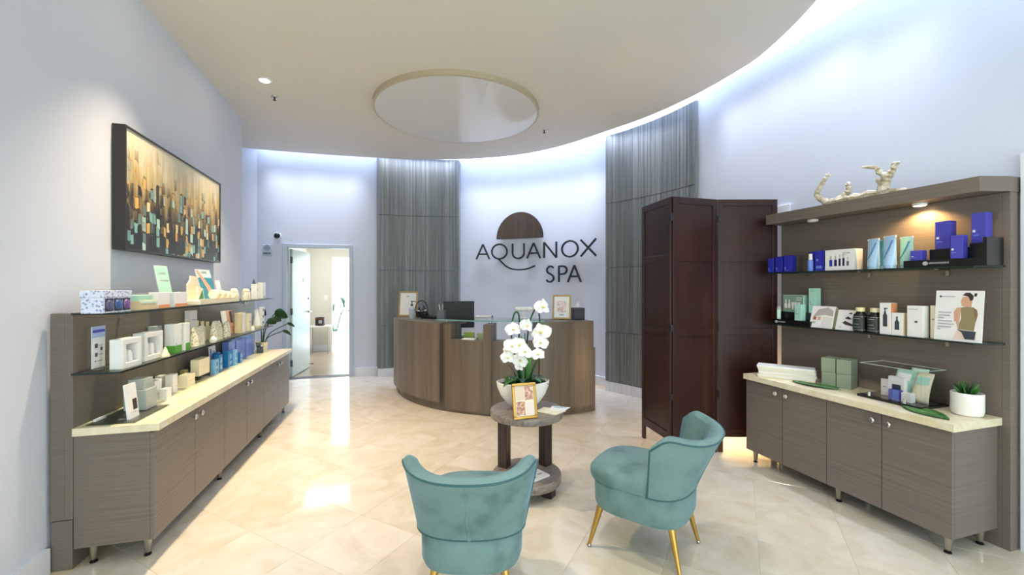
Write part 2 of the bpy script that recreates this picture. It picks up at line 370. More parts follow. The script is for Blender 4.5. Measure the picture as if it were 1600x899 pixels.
# walls
struct(MB().box(-1.75, -1.6, -2.6, 5.68, -0.1, ZW).build('wall_left', M_wall))
w = MB()
w.box(-2.2, -1.46, 7.1, 7.24, -0.1, ZW).box(-0.47, WC[0], 7.1, 7.24, -0.1, ZW).box(-1.46, -0.47, 7.1, 7.24, 2.055, ZW)
w.arc(WC, WR, WR + 0.12, 0, 90, -0.1, ZW, 48)
struct(w.build('wall_back', M_wall, smooth=True))
w = MB().prism([(-1.805, 7.1), (-2.1, 6.85), (-2.1, 5.68), (-2.25, 5.68), (-2.25, 7.25), (-1.805, 7.25)], -0.1, ZW)
struct(w.build('wall_alcove', M_wall))
struct(MB().box(-2.25, -1.75, 5.53, 5.68, -0.1, ZW).build('wall_return', M_wall))
struct(MB().box(3.3, 3.45, -2.6, WC[1], -0.1, ZW).build('wall_right', M_wall))
w = MB().box(-1.75, -1.35, -2.75, -2.6, -0.1, ZW).box(2.95, 3.45, -2.75, -2.6, -0.1, ZW).box(-1.35, 2.95, -2.75, -2.6, 2.9, ZW)
struct(w.build('wall_front', M_wall))
wf = MB()
for x in (-1.35, 0.06, 1.48, 2.90): wf.box(x, x + 0.05, -2.72, -2.64, 0, 2.9)
wf.box(-1.35, 2.95, -2.72, -2.64, 2.85, 2.9).box(-1.35, 2.95, -2.72, -2.64, 0, 0.06)
win = struct(wf.build('window_1', M_steel)); MB().box(-1.32, 2.92, -2.685, -2.677, 0.05, 2.86).build('pane', M_glass, win)
# ceiling cloud with the curved edge
edge = [(-2.1, 6.80), (-1.75, 6.87), (-0.91, 6.86), (-0.09, 6.80), (0.52, 6.70), (1.14, 6.50), (1.85, 6.09), (2.34, 5.54), (2.69, 4.81), (2.93, 4.22), (3.06, 3.63), (3.09, 3.12), (3.06, 2.78), (2.85, 2.18), (2.45, 1.5), (1.85, 0.85)]
def spline(P, n):
    out = []
    for i in range(len(P) - 1):
        p0, p1, p2, p3 = P[max(i - 1, 0)], P[i], P[i + 1], P[min(i + 2, len(P) - 1)]
        for k in range(n):
            t = k / n
            out.append(tuple(0.5 * (2 * p1[q] + (p2[q] - p0[q]) * t + (2 * p0[q] - 5 * p1[q] + 4 * p2[q] - p3[q]) * t * t + (3 * p1[q] - p0[q] - 3 * p2[q] + p3[q]) * t ** 3) for q in range(len(p1))))
    return out + [tuple(P[-1])]
E_ = spline(edge, 5)
ZC = 3.386
cl = MB().prism([(-2.1, 5.6), (-1.6, 5.6), (-1.6, -2.6), (1.4, -2.6), (1.4, 0.4)] + E_[::-1], ZC, ZC + 0.07)
struct(cl.build('ceiling', M_ceil))
struct(MB().box(-2.3, 3.5, -2.75, 7.3, ZW, ZW + 0.1).build('ceiling_upper', M_ceil))
# glowing diffuser that fills the gap between cloud and wall
outer = [(-1.82, 7.1), (WC[0], 7.1)] + [(WC[0] + WR * cos(R(a)), WC[1] + WR * sin(R(a))) for a in range(88, -1, -2)] + [(3.3, 3.4), (3.3, 2.6), (3.3, 1.8), (3.3, 0.8), (3.3, -2.6), (1.4, -2.6)]
inner = [p for p in E_ if p[0] > -1.83 or p[1] < 5]
M_cove = mat('cove_glow', '#ffffff', 0.5, emit='#b9d0ff', es=COVE_STRENGTH)
cv = MB(); n = 120
def along(P, t):
    L = [0]
    for a, b in zip(P, P[1:]): L.append(L[-1] + math.dist(a, b))
    d = t * L[-1]
    for i in range(len(P) - 1):
        if d <= L[i + 1] or i == len(P) - 2:
            k = (d - L[i]) / max(L[i + 1] - L[i], 1e-9); return (P[i][0] + (P[i + 1][0] - P[i][0]) * k, P[i][1] + (P[i + 1][1] - P[i][1]) * k)
outer_c = outer[:-2] ; inner_c = inner
vs = []
for i in range(n + 1):
    a = along(inner_c, i / n); b = along(outer_c, i / n)
    # ray from the arc centre keeps the two edges matched
    vs += [(a[0], a[1], ZC + 0.07), (b[0], b[1], ZC + 0.086)]
KSPLIT = next(i for i in range(n) if vs[2 * i][0] > 2.9 and vs[2 * i][1] < 3.3)
cv.add(vs[:2 * KSPLIT + 2], [(2 * i, 2 * i + 1, 2 * i + 3, 2 * i + 2) for i in range(KSPLIT)])
tag(cv.build('cove_light', M_cove, flip=False), 'glowing blue-white cove light strip following the curved ceiling edge', 'light')
M_cove2 = mat('cove_glow_dim', '#ffffff', 0.5, emit='#bcd4ff', es=1.0)
vs = vs[2 * KSPLIT:]; cv = MB().add(vs, [(2 * i, 2 * i + 1, 2 * i + 3, 2 * i + 2) for i in range(n - KSPLIT)])
tag(cv.build('cove_light', M_cove2, flip=False), 'wider dimmer cove light strip above the right wall at the picture edge', 'light')
# baseboards
def bb(name, mb): return struct(mb.build(name, M_trim, smooth=True))
BH = 0.125
b = MB().box(-0.43, WC[0], 7.075, 7.1, 0, BH).arc(WC, WR - 0.025, WR, 0, 90, 0, BH, 40); bb('baseboard_back', b)
bb('baseboard_left', MB().box(-1.6, -1.575, -2.6, 2.655, 0, BH))
bb('baseboard_right', MB().box(3.275, 3.3, 2.8, WC[1], 0, BH))
# door casing on the right wall at the frame edge
tr = MB().box(3.262, 3.3, 1.20, 1.375, 0.0, 2.13); struct(tr.build('trim_1', M_trim))

# ---------------------------------------------------------------- slatted wall panels
def wall_panel(name, label, a0, a1, rows, cols, r_a, r_b):
    t = thing(name, label, 'wall panel', (WC[0], WC[1], 0))
    rf_ = lambda a: r_a + (r_b - r_a) * (a - a0) / (a1 - a0)
    core = MB(); bt = MB()
    for k in range(20):
        b0, b1 = a0 + (a1 - a0) * k / 20, a0 + (a1 - a0) * (k + 1) / 20; r_ = rf_((b0 + b1) / 2)
        core.arc((0, 0), r_ + 0.014, WR - 0.001, b0, b1, 0.135, 3.455, 1); bt.arc((0, 0), r_, r_ + 0.03, b0, b1, 0.0, 0.13, 1)
    core.build('backing', M_strip, t); bt.build('base_trim', M_trim, t)
    zs = [0.135, 0.80, 1.665, 2.535, 3.455]
    da = (a1 - a0) / cols; rnd = random.Random(len(name) + int(a0))
    for r in range(rows):
        for c in range(cols):
            mb = MB(); n = int(abs(da) * r_a * pi / 180 / 0.021); 
            for k in range(n):
                b0 = a0 + c * da + da * k / n; b1 = a0 + c * da + da * (k + 1) / n
                pr = rnd.choice((0, 0, 0.001, 0.002, 0.003, 0.005))
                r_front = rf_((b0 + b1) / 2); mb.arc((0, 0), r_front - pr, r_front + 0.016, b0, b1, zs[r] + 0.004, zs[r + 1] - 0.004, 1)
            mb.build('slat_board', M_strip, t)
    return t
wall_panel('slat_wall_panel', 'tall grey slatted wall panel left of the sign, behind the reception desk', 96.8, 71.6, 4, 2, 2.86, 2.86)
wall_panel('slat_wall_panel', 'tall grey slatted wall panel right of the sign, behind the folding screen', 22.2, -3.9, 4, 2, 2.84, 3.015)

# ---------------------------------------------------------------- sign
M_sign = mat('charcoal_letter', '#1c2028', 0.4); M_disc = streaks('bronze_brown_panel', [(0.3, '#463a33'), (0.7, '#564840')], (30, 30, 2), 0.4)
sg = thing('wall_sign', 'dark raised lettering AQUANOX SPA with brown half disc on the curved wall', 'sign', (WC[0], WC[1], 0))
SR = WR - 0.055
def warc(s, z, r): a = s / WR; return (r * cos(a), r * sin(a), z)        # s = arc length measured from angle 0 (decreasing to the right)
def ribbon(mb, pts, wd=0.026, r0=SR, r1=SR + 0.02, closed=False):
    n = len(pts); L = []
    for i in range(n):
        p = pts[i]; a = pts[i - 1] if (i or closed) else None; b = pts[(i + 1) % n] if (i < n - 1 or closed) else None
        d = Vector((0, 0))
        if a is not None: d += (Vector(p) - Vector(a)).normalized()
        if b is not None: d += (Vector(b) - Vector(p)).normalized()
        d.normalize(); nn = Vector((-d.y, d.x)); k = 1.0
        if a is not None and b is not None:
            c_ = max(0.45, abs(nn.dot(Vector((-(Vector(b) - Vector(p)).normalized().y, (Vector(b) - Vector(p)).normalized().x))))); k = 1 / c_
        L.append((Vector(p) + nn * wd / 2 * k, Vector(p) - nn * wd / 2 * k))
    vs = []
    for a, b in L:
        for q in (a, b):
            for r in (r0, r1): vs.append(warc(q.x, q.y, r))
    fs = []; m = n if closed else n - 1
    for i in range(m):
        j = (i + 1) % n; A = i * 4; B = j * 4
        fs += [(A, A + 2, B + 2, B), (A + 1, B + 1, B + 3, A + 3), (A, B, B + 1, A + 1), (A + 2, A + 3, B + 3, B + 2)]
    if not closed: fs += [(0, 1, 3, 2), (4 * n - 4, 4 * n - 2, 4 * n - 1, 4 * n - 3)]
    return mb.add(vs, fs)
def letter(ch, a0, a1, z0, z1):
    s0, s1 = R(a0) * WR, R(a1) * WR; X = lambda t: s0 + (s1 - s0) * t; Z = lambda t: z0 + (z1 - z0) * t
    P = lambda L: [(X(a), Z(b)) for a, b in L]
    mb = MB(); wd = 0.026
    arc = lambda cx, cz, rx, rz, t0, t1, n: [(cx + rx * cos(R(t0 + (t1 - t0) * i / n)), cz + rz * sin(R(t0 + (t1 - t0) * i / n))) for i in range(n + 1)]
    if ch == 'A': ribbon(mb, P([(0.03, 0), (0.5, 1)])); ribbon(mb, P([(0.5, 1), (0.97, 0)])); ribbon(mb, P([(0.2, 0.34), (0.8, 0.34)]))
    elif ch in 'OQ':
        ribbon(mb, P(arc(0.5, 0.5, 0.46, 0.48, 0, 352, 36)), closed=True)
        if ch == 'Q': ribbon(mb, spline([(R(59.4) * WR, 1.86), (R(58.2) * WR, 1.80), (R(56.8) * WR, 1.735), (R(54.8) * WR, 1.69), (R(52.2) * WR, 1.680), (R(49.8) * WR, 1.695), (R(47.5) * WR, 1.738)], 5), 0.024)
    elif ch == 'U': ribbon(mb, P([(0.07, 1), (0.07, 0.4)] + arc(0.5, 0.37, 0.43, 0.35, 180, 360, 18) + [(0.93, 0.4), (0.93, 1)]))
    elif ch == 'N': ribbon(mb, P([(0.07, 0), (0.07, 1)])); ribbon(mb, P([(0.07, 1), (0.93, 0)])); ribbon(mb, P([(0.93, 0), (0.93, 1)]))
    elif ch == 'X': ribbon(mb, P([(0.04, 1), (0.96, 0)])); ribbon(mb, P([(0.96, 1), (0.04, 0)]))
    elif ch == 'P': ribbon(mb, P([(0.08, 0), (0.08, 1)])); ribbon(mb, P([(0.08, 0.97), (0.45, 0.97)] + arc(0.5, 0.73, 0.43, 0.24, 90, -90, 14) + [(0.08, 0.49)]))
    elif ch == 'S': ribbon(mb, P(spline([(0.88, 0.88), (0.66, 0.97), (0.38, 0.96), (0.14, 0.82), (0.18, 0.63), (0.5, 0.51), (0.82, 0.38), (0.88, 0.18), (0.62, 0.03), (0.3, 0.03), (0.06, 0.14)], 4)))
    return mb.build('letter', M_sign, sg)
for ch, a0, a1 in (('A', 66.6, 62.1), ('Q', 61.7, 56.4), ('U', 55.1, 50.8), ('A', 50.3, 45.7), ('N', 44.9, 40.3), ('O', 39.0, 33.4), ('X', 32.9, 27.5)): letter(ch, a0, a1, 1.855, 2.10)
for ch, a0, a1 in (('S', 44.0, 41.2), ('P', 40.0, 37.0), ('A', 37.0, 32.5)): letter(ch, a0, a1, 1.478, 1.728)
def halfdisc(rad, r0, r1, zlift, nm, m):
    mb = MB(); sc_, zc = R(52.4) * WR, 2.180 + zlift; n = 28; lay = 6; vs = []; fs = []
    pts = []
    for k in range(lay + 1):
        for i in range(n + 1):
            a = pi * i / n; pts.append((sc_ + rad * k / lay * cos(a), zc + rad * 1.05 * k / lay * sin(a)))
    for r in (r0, r1): vs += [warc(x, z, r) for x, z in pts]
    N = len(pts); w_ = n + 1
    for k in range(lay):
        for i in range(n):
            a, b, c, d = k * w_ + i, k * w_ + i + 1, (k + 1) * w_ + i + 1, (k + 1) * w_ + i
            fs += [(a, b, c, d), (a + N, d + N, c + N, b + N)]
    for i in range(n): fs.append((lay * w_ + i, lay * w_ + i + 1, lay * w_ + i + 1 + N, lay * w_ + i + N))
    for k in range(lay):
        for q in (0, n): fs.append((k * w_ + q, (k + 1) * w_ + q, (k + 1) * w_ + q + N, k * w_ + q + N))
    return mb.add(vs, fs).build(nm, m, sg)
o = halfdisc(0.402, SR, SR + 0.02, 0, 'half_disc', M_sign); halfdisc(0.390, SR - 0.004, SR - 0.0005, 0.006, 'half_disc_face', M_disc).parent = sg
MB().arc((0, 0), SR + 0.019, WR + 0.001, 52.2, 52.6, 2.3, 2.32, 1).build('standoff', M_sign, sg)

# ---------------------------------------------------------------- ceiling things
M_film = mat('glossy_stretch_film', '#dfe0df', 0.08, spec=0.5, coat=0.2)
dc = thing('ceiling_disc', 'large round glossy disc panel hung under the ceiling', 'ceiling panel', (0.79, 4.70, ZC))
MB().lathe([(0.905, 0), (0.905, -0.05), (0.885, -0.055)], 72).build('rim', mat('disc_rim', '#b9ab92', 0.5), dc, smooth=True)
MB().lathe([(0.884, -0.045), (0.884, -0.056)], 72).build('glossy_face', M_film, dc, smooth=True)
M_lens = mat('lamp_lens', '#ffffff', 0.3, emit='#fff0d0', es=30)
def downlight(x, y, label):
    t = thing('recessed_downlight', label, 'ceiling light', (x, y, ZC), 0, 'recessed downlights')
    MB().lathe([(0.062, 0), (0.062, -0.006), (0.045, -0.009), (0.042, -0.002)], 24).build('trim_ring', M_trim, t, smooth=True)
    MB().lathe([(0.036, -0.003), (0.032, -0.014), (0.015, -0.018)], 20).build('lens', M_lens, t, smooth=True)
for i, (x, y, e) in enumerate(DOWNLIGHTS):
    downlight(x, y, ['recessed downlight in the ceiling above the abstract painting',
                     'recessed round downlight glowing in the ceiling left of the glossy disc'][i])
for i, (x, y, e) in enumerate(FILL_LIGHTS):
    downlight(x, y, ['added fill downlight above the two teal chairs', 'added fill downlight above the right display cabinet', 'added fill downlight out of view near the shopfront'][i])
for x, y, l in ((-1.087, 4.91, 'small sprinkler head on the ceiling behind the recessed downlight'), (1.93, 4.97, 'small sprinkler head on the ceiling right of the glossy disc')):
    t = thing('sprinkler_head', l, 'sprinkler', (x, y, ZC))
    MB().lathe([(0.03, 0), (0.028, -0.006)], 16).build('escutcheon', M_steel, t, smooth=True)
    MB().lathe([(0.008, -0.005), (0.008, -0.035), (0.018, -0.037), (0.018, -0.04)], 12).build('deflector', M_blackm, t, smooth=True)
# dome camera, horn strobe on back wall
t = thing('dome_camera', 'small white dome security camera with black lens above the door frame', 'camera', (-1.53, 7.1, 2.17))
mb = MB().lathe([(0.05, 0), (0.052, 0.03), (0.046, 0.045)], 24); mb.xf(Matrix.Rotation(R(90), 4, 'X')); mb.build('housing', M_trim, t, smooth=True)
mb = MB().lathe([(0.042, 0.045), (0.038, 0.062), (0.024, 0.077), (0.006, 0.083)], 24); mb.xf(Matrix.Rotation(R(90), 4, 'X')); mb.build('lens_dome', M_black, t, smooth=True)
t = thing('alarm_strobe', 'pale grey fire alarm strobe on the wall left of the door', 'alarm', (-1.665, 7.1, 1.96))
MB().box(-0.062, 0.062, -0.03, 0, -0.09, 0.075).build('housing', mat('strobe_grey', '#c3cad6', 0.5), t, bevel=0.008)
mb = MB().lathe([(0.045, 0), (0.04, 0.012)], 20); mb.xf(Matrix.Translation((0, -0.03, 0.03)) @ Matrix.Rotation(R(90), 4, 'X')); mb.build('speaker_grille', mat('strobe_grille', '#8b97a6', 0.5), t, smooth=True)
MB().box(-0.05, 0.05, -0.045, -0.03, -0.07, -0.04).build('strobe_lens', mat('strobe_lens', '#6f7c8c', 0.2), t, bevel=0.004)
t = MB().box(3.27, 3.3, 2.735, 2.86, 2.03, 2.115).build('wall_sensor', M_trim, bevel=0.005); tag(t, 'small white sensor box on the right wall above the folding screen', 'sensor')

# ================================================================ doorway and corridor
dr = MB()
for x0, x1 in ((-1.46, -1.405), (-0.525, -0.47)): dr.box(x0, x1, 7.08, 7.255, 0, 2.06)
dr.box(-1.405, -0.525, 7.08, 7.255, 2.005, 2.06)
door = struct(dr.build('door_1', mat('door_frame_paint', '#b9c4cf', 0.4), bevel=0.004))
def hinged(mb, mt, nm, p, **k): return mb.build(nm, mt, p, **k)
M_leafd = mat('door_paint', '#bccbce', 0.25)
lf = MB().box(0, 0.86, -0.044, 0, 0.01, 1.995).build('door_leaf', M_leafd, door, loc=(-1.40, 7.24, 0), rz=R(82), bevel=0.003)
MB().lathe([(0.026, 0), (0.022, 0.01), (0.01, 0.012), (0.01, 0.045)], 16).tube([(0, 0, 0.042), (0.04, 0, 0.045), (0.11, 0, 0.045)], 0.009).xf(Matrix.Translation((0.79, -0.044, 0.98)) @ Matrix.Rotation(R(90), 4, 'X') @ Matrix.Scale(-1, 4, (1, 0, 0))).build('door_handle', M_steel, lf, smooth=True)
MB().lathe([(0.024, 0), (0.02, 0.015)], 16).xf(Matrix.Translation((0.79, -0.044, 1.21)) @ Matrix.Rotation(R(90), 4, 'X')).build('deadbolt', M_steel, lf, smooth=True)
MB().lathe([(0.005, 0), (0.005, 0.05), (0.012, 0.055), (0.012, 0.07)], 10).xf(Matrix.Translation((0.80, -0.044, 0.07)) @ Matrix.Rotation(R(90), 4, 'X')).build('door_stop', M_blackm, lf, smooth=True)
MB().lathe([(0.03, 0), (0.03, 0.004)], 16).xf(Matrix.Translation((0.52, -0.044, 1.52)) @ Matrix.Rotation(R(90), 4, 'X')).build('door_plaque', M_silver, lf)
for z in (0.22, 1.02, 1.82):
    MB().box(-0.014, 0.006, -0.05, -0.02, z - 0.05, z + 0.05).build('hinge', M_ink, lf)
MB().box(-1.405, -0.525, 7.1, 7.26, -0.002, 0.004).build('threshold', M_ink, door)
M_corr = mat('corridor_cream', '#dddbd2', 0.6); M_plank = streaks('corridor_plank', [(0.3, '#8f8070'), (0.7, '#b3a592')], (2, 26, 1), 0.3)
struct(MB().box(-1.75, 0.9, 7.24, 10.2, -0.12, 0.0).build('floor_corridor', M_plank))
struct(MB().box(-1.75, -1.56, 7.25, 10.0, 0, 2.6).build('wall_corridor_left', M_corr))
w = MB().box(-1.75, -1.09, 10.0, 10.12, 0, 2.6).box(-1.09, 0.9, 10.0, 10.12, 2.05, 2.6).box(0.15, 0.9, 10.0, 10.12, 0, 2.05); struct(w.build('wall_corridor_back', M_corr))
struct(MB().box(0.75, 0.9, 7.25, 10.0, 0, 2.6).build('wall_corridor_right', M_corr))
struct(MB().box(-1.75, 0.9, 7.25, 10.12, 2.6, 2.7).build('ceiling_corridor', M_corr))
b = MB().box(-1.56, -1.54, 7.3, 10.0, 0, BH).box(-1.56, -1.09, 9.98, 10.0, 0, BH); struct(b.build('baseboard_corridor', M_trim))
struct(MB().box(-3, 3, 10.2, 13.0, -0.12, 0).build('floor_terrace', mat('pale_deck', '#dfe2e2', 0.4)))
struct(MB().box(-3.5, 3.5, 15.4, 15.6, -0.2, 3.2).build('wall_terrace', mat('bright_garden_wall', '#dfe6e2', 0.6)))
pw = MB().box(-3, 3, 13.0, 15.38, -0.12, -0.02).build('pool_water', mat('pool_water', '#2b93b5', 0.3)); tag(pw, 'strip of turquoise pool water beyond the far doorway', 'water')
t = thing('light_switch', 'white light switch plate on the corridor back wall', 'switch', (-1.215, 10.0, 1.165))
MB().box(-0.045, 0.045, -0.008, 0, -0.06, 0.06).build('plate', M_white, t); MB().box(-0.018, 0.018, -0.013, -0.008, -0.035, 0.035).build('rocker', M_white_g, t)
t = thing('console_table', 'small cream console table with thin steel legs against the corridor wall', 'table', (-1.285, 9.72, 0))
MB().box(-0.20, 0.20, -0.15, 0.15, 0.555, 0.585).build('tabletop', M_white, t, bevel=0.004)
for sx in (-1, 1):
    for sy in (-1, 1): MB().tube([(sx * 0.17, sy * 0.12, 0), (sx * 0.17, sy * 0.12, 0.556)], 0.011).build('leg', M_steel, t, smooth=True)
t = thing('candle_jar', 'dark round candle tin with pale emblem on the corridor console table', 'candle', (-1.29, 9.70, 0.585))
MB().lathe([(0.088, 0), (0.095, 0.01), (0.095, 0.165), (0.085, 0.17), (0.083, 0.16)], 24).build('tin', mat('dark_brown_tin', '#241d1d', 0.35), t, smooth=True)
mb = MB(); mb.grid(lambda u, v: (0.0962 * sin(R(-10 + 40 * u)), -0.0962 * cos(R(-10 + 40 * u)), 0.05 + 0.07 * v), 6, 2); mb.build('label_print', M_lightink, t)
MB().lathe([(0.096, 0.140), (0.0965, 0.150)], 24).build('red_band', M_red, t, smooth=True)

def leafmesh(L, Wd, bend, fold=0.12, n=8, tip=1.0):
    def fn(u, v):
        x = (u - 0.5) * 2; wv = Wd * sin(pi * min(1, (v * 0.94 + 0.06)) ** 0.8) ** 0.8 if v < 1 else 0
        return (x * wv, L * v * cos(bend * v), L * sin(bend * v) * v * 0.9 + abs(x) * wv * fold)
    return MB().grid(fn, 4, n)
def leaf(name, mtl, parent, L, Wd, bend, loc, yaw, pitch, roll=0.0):
    o = leafmesh(L, Wd, bend).build(name, mtl, parent, loc=loc, smooth=True, flip=False); o.rotation_euler = (pitch, roll, yaw)
    s = o.modifiers.new('thick', 'SOLIDIFY'); s.thickness = 0.0015
    return o
t = thing('potted_palm', 'green strap leaves of a potted plant on the terrace beyond the corridor', 'plant', (-1.12, 10.9, 0))
MB().lathe([(0.14, 0), (0.19, 0.35), (0.17, 0.35), (0.16, 0.31)], 20).build('pot', M_white_g, t, smooth=True)
MB().lathe([(0.165, 0.29), (0.165, 0.32)], 20).build('soil', M_soil, t)
for i in range(9):
    a = R(-90 + (i - 4) * 26); st = Vector((0.03 * cos(a), 0.03 * sin(a), 0.31)); en = Vector((0.26 * cos(a), 0.26 * sin(a), 0.85 + 0.15 * (i % 3)))
    MB().tube([st, st.lerp(en, 0.5) + Vector((0, 0, 0.1)), en], 0.008, 6).build('stem', M_leaf_d, t)
    leaf('leaf', M_leaf_d, t, 0.42, 0.045, -1.0, en, a - pi / 2, R(15))

# ================================================================ reception desk
DC = (1.9, 6.0); DR = 1.72
dk = thing('reception_desk', 'curved brown-grey wooden reception desk with high ends and low middle', 'desk', (DC[0], DC[1], 0))
Z0 = (0, 0)
def pol(a, r, z=0): return (DC[0] + r * cos(R(a)), DC[1] + r * sin(R(a)), z)
MB().arc(Z0, DR - 0.06, DR, 183, 283.5, 0, 0.72, 64).build('plinth_wall', M_desk, dk, smooth=True)
for nm, a0, a1 in (('low_front', 226.8, 240.2), ('low_front', 243.2, 260)): MB().arc(Z0, DR - 0.10, DR + 0.012, a0, a1, 0.03, 0.82, 16).build(nm, M_desk, dk, smooth=True)
MB().arc(Z0, DR - 0.08, DR + 0.004, 222.9, 226.8, 0.02, 0.99, 6).build('recessed_panel', M_desk, dk, smooth=True)
MB().arc(Z0, DR - 0.34, DR + 0.055, 177, 222.8, 0.105, 1.0, 40).build('high_end', M_desk, dk, smooth=True)
MB().arc(Z0, DR - 0.46, DR - 0.342, 177, 222.8, 0.96, 1.0, 30).build('high_end_shelf', M_desk, dk, smooth=True)
MB().arc(Z0, DR - 0.40, DR + 0.055, 260.3, 281.2, 0.085, 1.03, 24).build('high_end', M_desk, dk, smooth=True)
MB().arc(Z0, DR - 0.24, DR + 0.03, 240.2, 243.2, 0.03, 1.0, 3).build('post', M_desk, dk, smooth=True)
MB().arc(Z0, DR - 0.75, DR - 0.10, 222.8, 260.3, 0.71, 0.74, 30).build('work_surface', M_desk, dk, smooth=True)
MB().arc(Z0, DR - 0.40, DR + 0.03, 220.5, 262, 1.0305, 1.0425, 40).build('glass_top', [M_glass], dk, smooth=True)
MB().arc(Z0, DR + 0.03, DR + 0.0315, 220.5, 262, 1.0305, 1.0425, 40).build('glass_edge', M_gedge2, dk, smooth=True)
for a in (221.6, 241.7, 261.2): MB().lathe([(0.012, 0.999 if a < 250 else 1.029), (0.012, 1.0305)], 12, c=((DR - 0.12) * cos(R(a)), (DR - 0.12) * sin(R(a)), 0)).build('glass_standoff', M_chrome, dk)

def frame(name, label, loc, rz, w, h, bw, mtl, art, lean=12, group=None):
    t = thing(name, label, 'picture frame', loc, rz, group)
    M = Matrix.Rotation(R(-lean), 4, 'X'); d = 0.016
    mb = MB()
    for x0, x1, z0, z1 in ((0, w, 0, bw), (0, w, h - bw, h), (0, bw, bw, h - bw), (w - bw, w, bw, h - bw)): mb.box(x0 - w / 2, x1 - w / 2, -d, 0, z0, z1)
    mb.xf(M).build('frame', mtl, t, bevel=0.003)
    mb = MB()
    i0 = 0; ms = [art[0][0]]
    for k, a in enumerate(art):
        if k == 0: mb.box(-w / 2 + bw * 0.9, w / 2 - bw * 0.9, -d * 0.6, -0.001, bw * 0.9, h - bw * 0.9, 0)
        else:
            ms.append(a[0]); x0, x1, z0, z1 = a[1]
            iw, ih = w - 2 * bw, h - 2 * bw
            mb.box(-w / 2 + bw + x0 * iw, -w / 2 + bw + x1 * iw, -d * 0.6 - 0.0006, -d * 0.6, bw + z0 * ih, bw + z1 * ih, k)
    mb.xf(M).build('picture', ms, t)
    zt = h * 0.75; pt = M @ Vector((0, 0, zt)); 
    MB().add([(-0.015, pt.y, pt.z), (0.015, pt.y, pt.z), (0.022, pt.y + zt * 0.38, 0), (-0.022, pt.y + zt * 0.38, 0), (-0.015, pt.y + 0.003, pt.z), (0.015, pt.y + 0.003, pt.z), (0.022, pt.y + zt * 0.38 + 0.004, 0), (-0.022, pt.y + zt * 0.38 + 0.004, 0)],
             [(0, 1, 2, 3), (7, 6, 5, 4), (0, 4, 5, 1), (1, 5, 6, 2), (2, 6, 7, 3), (3, 7, 4, 0)]).build('easel_stand', M_blackm, t)
    return t
frame('picture_frame', 'gold frame with a white certificate on the left end of the reception desk', (0.310, 5.94, 1.0), R(-16), 0.26, 0.35, 0.022, M_pale_gold, [(M_white,), (M_slate, (0.42, 0.52, 0.82, 0.86))])
frame('picture_frame', 'pale gold frame with a pastel floral print on the right end of the reception desk', (1.975, 4.53, 1.03), R(-28), 0.215, 0.29, 0.02, M_pale_gold, [(M_white,), (M_photo2, (0.2, 0.8, 0.25, 0.8)), (M_lightink, (0.35, 0.65, 0.1, 0.16))], lean=14)
frame('picture_frame', 'bright gold frame with a blush photo collage leaning on the side table bowl', (0.870, 2.572, 0.566), R(2), 0.165, 0.225, 0.018, M_gold, [(M_cream,), (mat('blush_print', '#e0c6b4', 0.5), (0.04, 0.5, 0.52, 0.98)), (M_photo, (0.52, 0.96, 0.52, 0.98)), (M_photo, (0.04, 0.5, 0.03, 0.48)), (mat('pale_blush_print', '#ead6cf', 0.5), (0.54, 0.96, 0.03, 0.46))], lean=12)

t = thing('tissue_box', 'black cube tissue box with a white tissue on the reception desk', 'tissue box', (2.165, 4.50, 1.03), R(-12))
MB().box(-0.068, 0.068, -0.068, 0.068, 0, 0.135).build('box', mat('black_leatherette', '#191724', 0.45), t, bevel=0.006)
mb = MB(); mb.grid(lambda u, v: ((u - 0.5) * 0.07 * (1 - 0.7 * v), 0.012 * sin(9 * u) * (1 - v), 0.134 + 0.055 * v * (1 - 0.25 * sin(6 * u))), 10, 5); mb.build('tissue', M_white, t, smooth=True, flip=False).modifiers.new('s', 'SOLIDIFY').thickness = 0.002
# pump bottle and basket
t = thing('pump_bottle', 'clear pump bottle with black pump beside the certificate frame', 'bottle', (0.341, 5.539, 1.0))
MB().lathe([(0.033, 0), (0.036, 0.01), (0.036, 0.13), (0.014, 0.155), (0.014, 0.165)], 20).build('bottle', mat('milky_plastic', '#aab4c2', 0.2), t, smooth=True)
MB().lathe([(0.016, 0.165), (0.016, 0.185), (0.005, 0.187), (0.005, 0.215), (0.014, 0.217), (0.014, 0.228)], 14).tube([(0, 0, 0.223), (0.04, -0.01, 0.222), (0.05, -0.012, 0.212)], 0.005, 6).build('pump', M_blackm, t, smooth=True)
t = thing('basket', 'black basket of small bottles on the left end of the reception desk', 'basket', (0.490, 5.835, 1.0))
MB().lathe([(0.075, 0), (0.088, 0.08), (0.082, 0.08), (0.07, 0.008)], 24).build('tray', M_blackm, t, smooth=True)
mb = MB()
mb.tube([(0.086 * cos(q), 0.02 * sin(q * 3) + 0.03, 0.08 + 0.14 * sin(q)) for q in [pi * i / 14 for i in range(15)]], 0.006, 6).build('handle', M_blackm, t, smooth=True)
for i, (dx, dy, hh, mm) in enumerate(((-0.045, -0.03, 0.10, M_white_g), (0.0, -0.045, 0.09, M_beige), (0.045, -0.02, 0.11, M_silver), (0.03, 0.035, 0.14, M_slate), (-0.03, 0.035, 0.12, M_blackm))):
    q = thing('sample_bottle', ['white sample bottle in the black basket, leftmost', 'beige sample bottle at the front of the black basket', 'silver sample bottle at the right of the black basket', 'slate grey tall bottle at the back of the black basket', 'black bottle at the back left of the black basket'][i], 'bottle', (0.490 + dx, 5.835 + dy, 1.009), 0, 'bottles in the desk basket')
    MB().lathe([(0.017, 0), (0.019, 0.008), (0.019, hh * 0.75), (0.008, hh * 0.85)], 14).build('bottle', mm, q, smooth=True)
    MB().lathe([(0.010, hh * 0.85), (0.010, hh)], 12).build('cap', M_blackm, q, smooth=True)
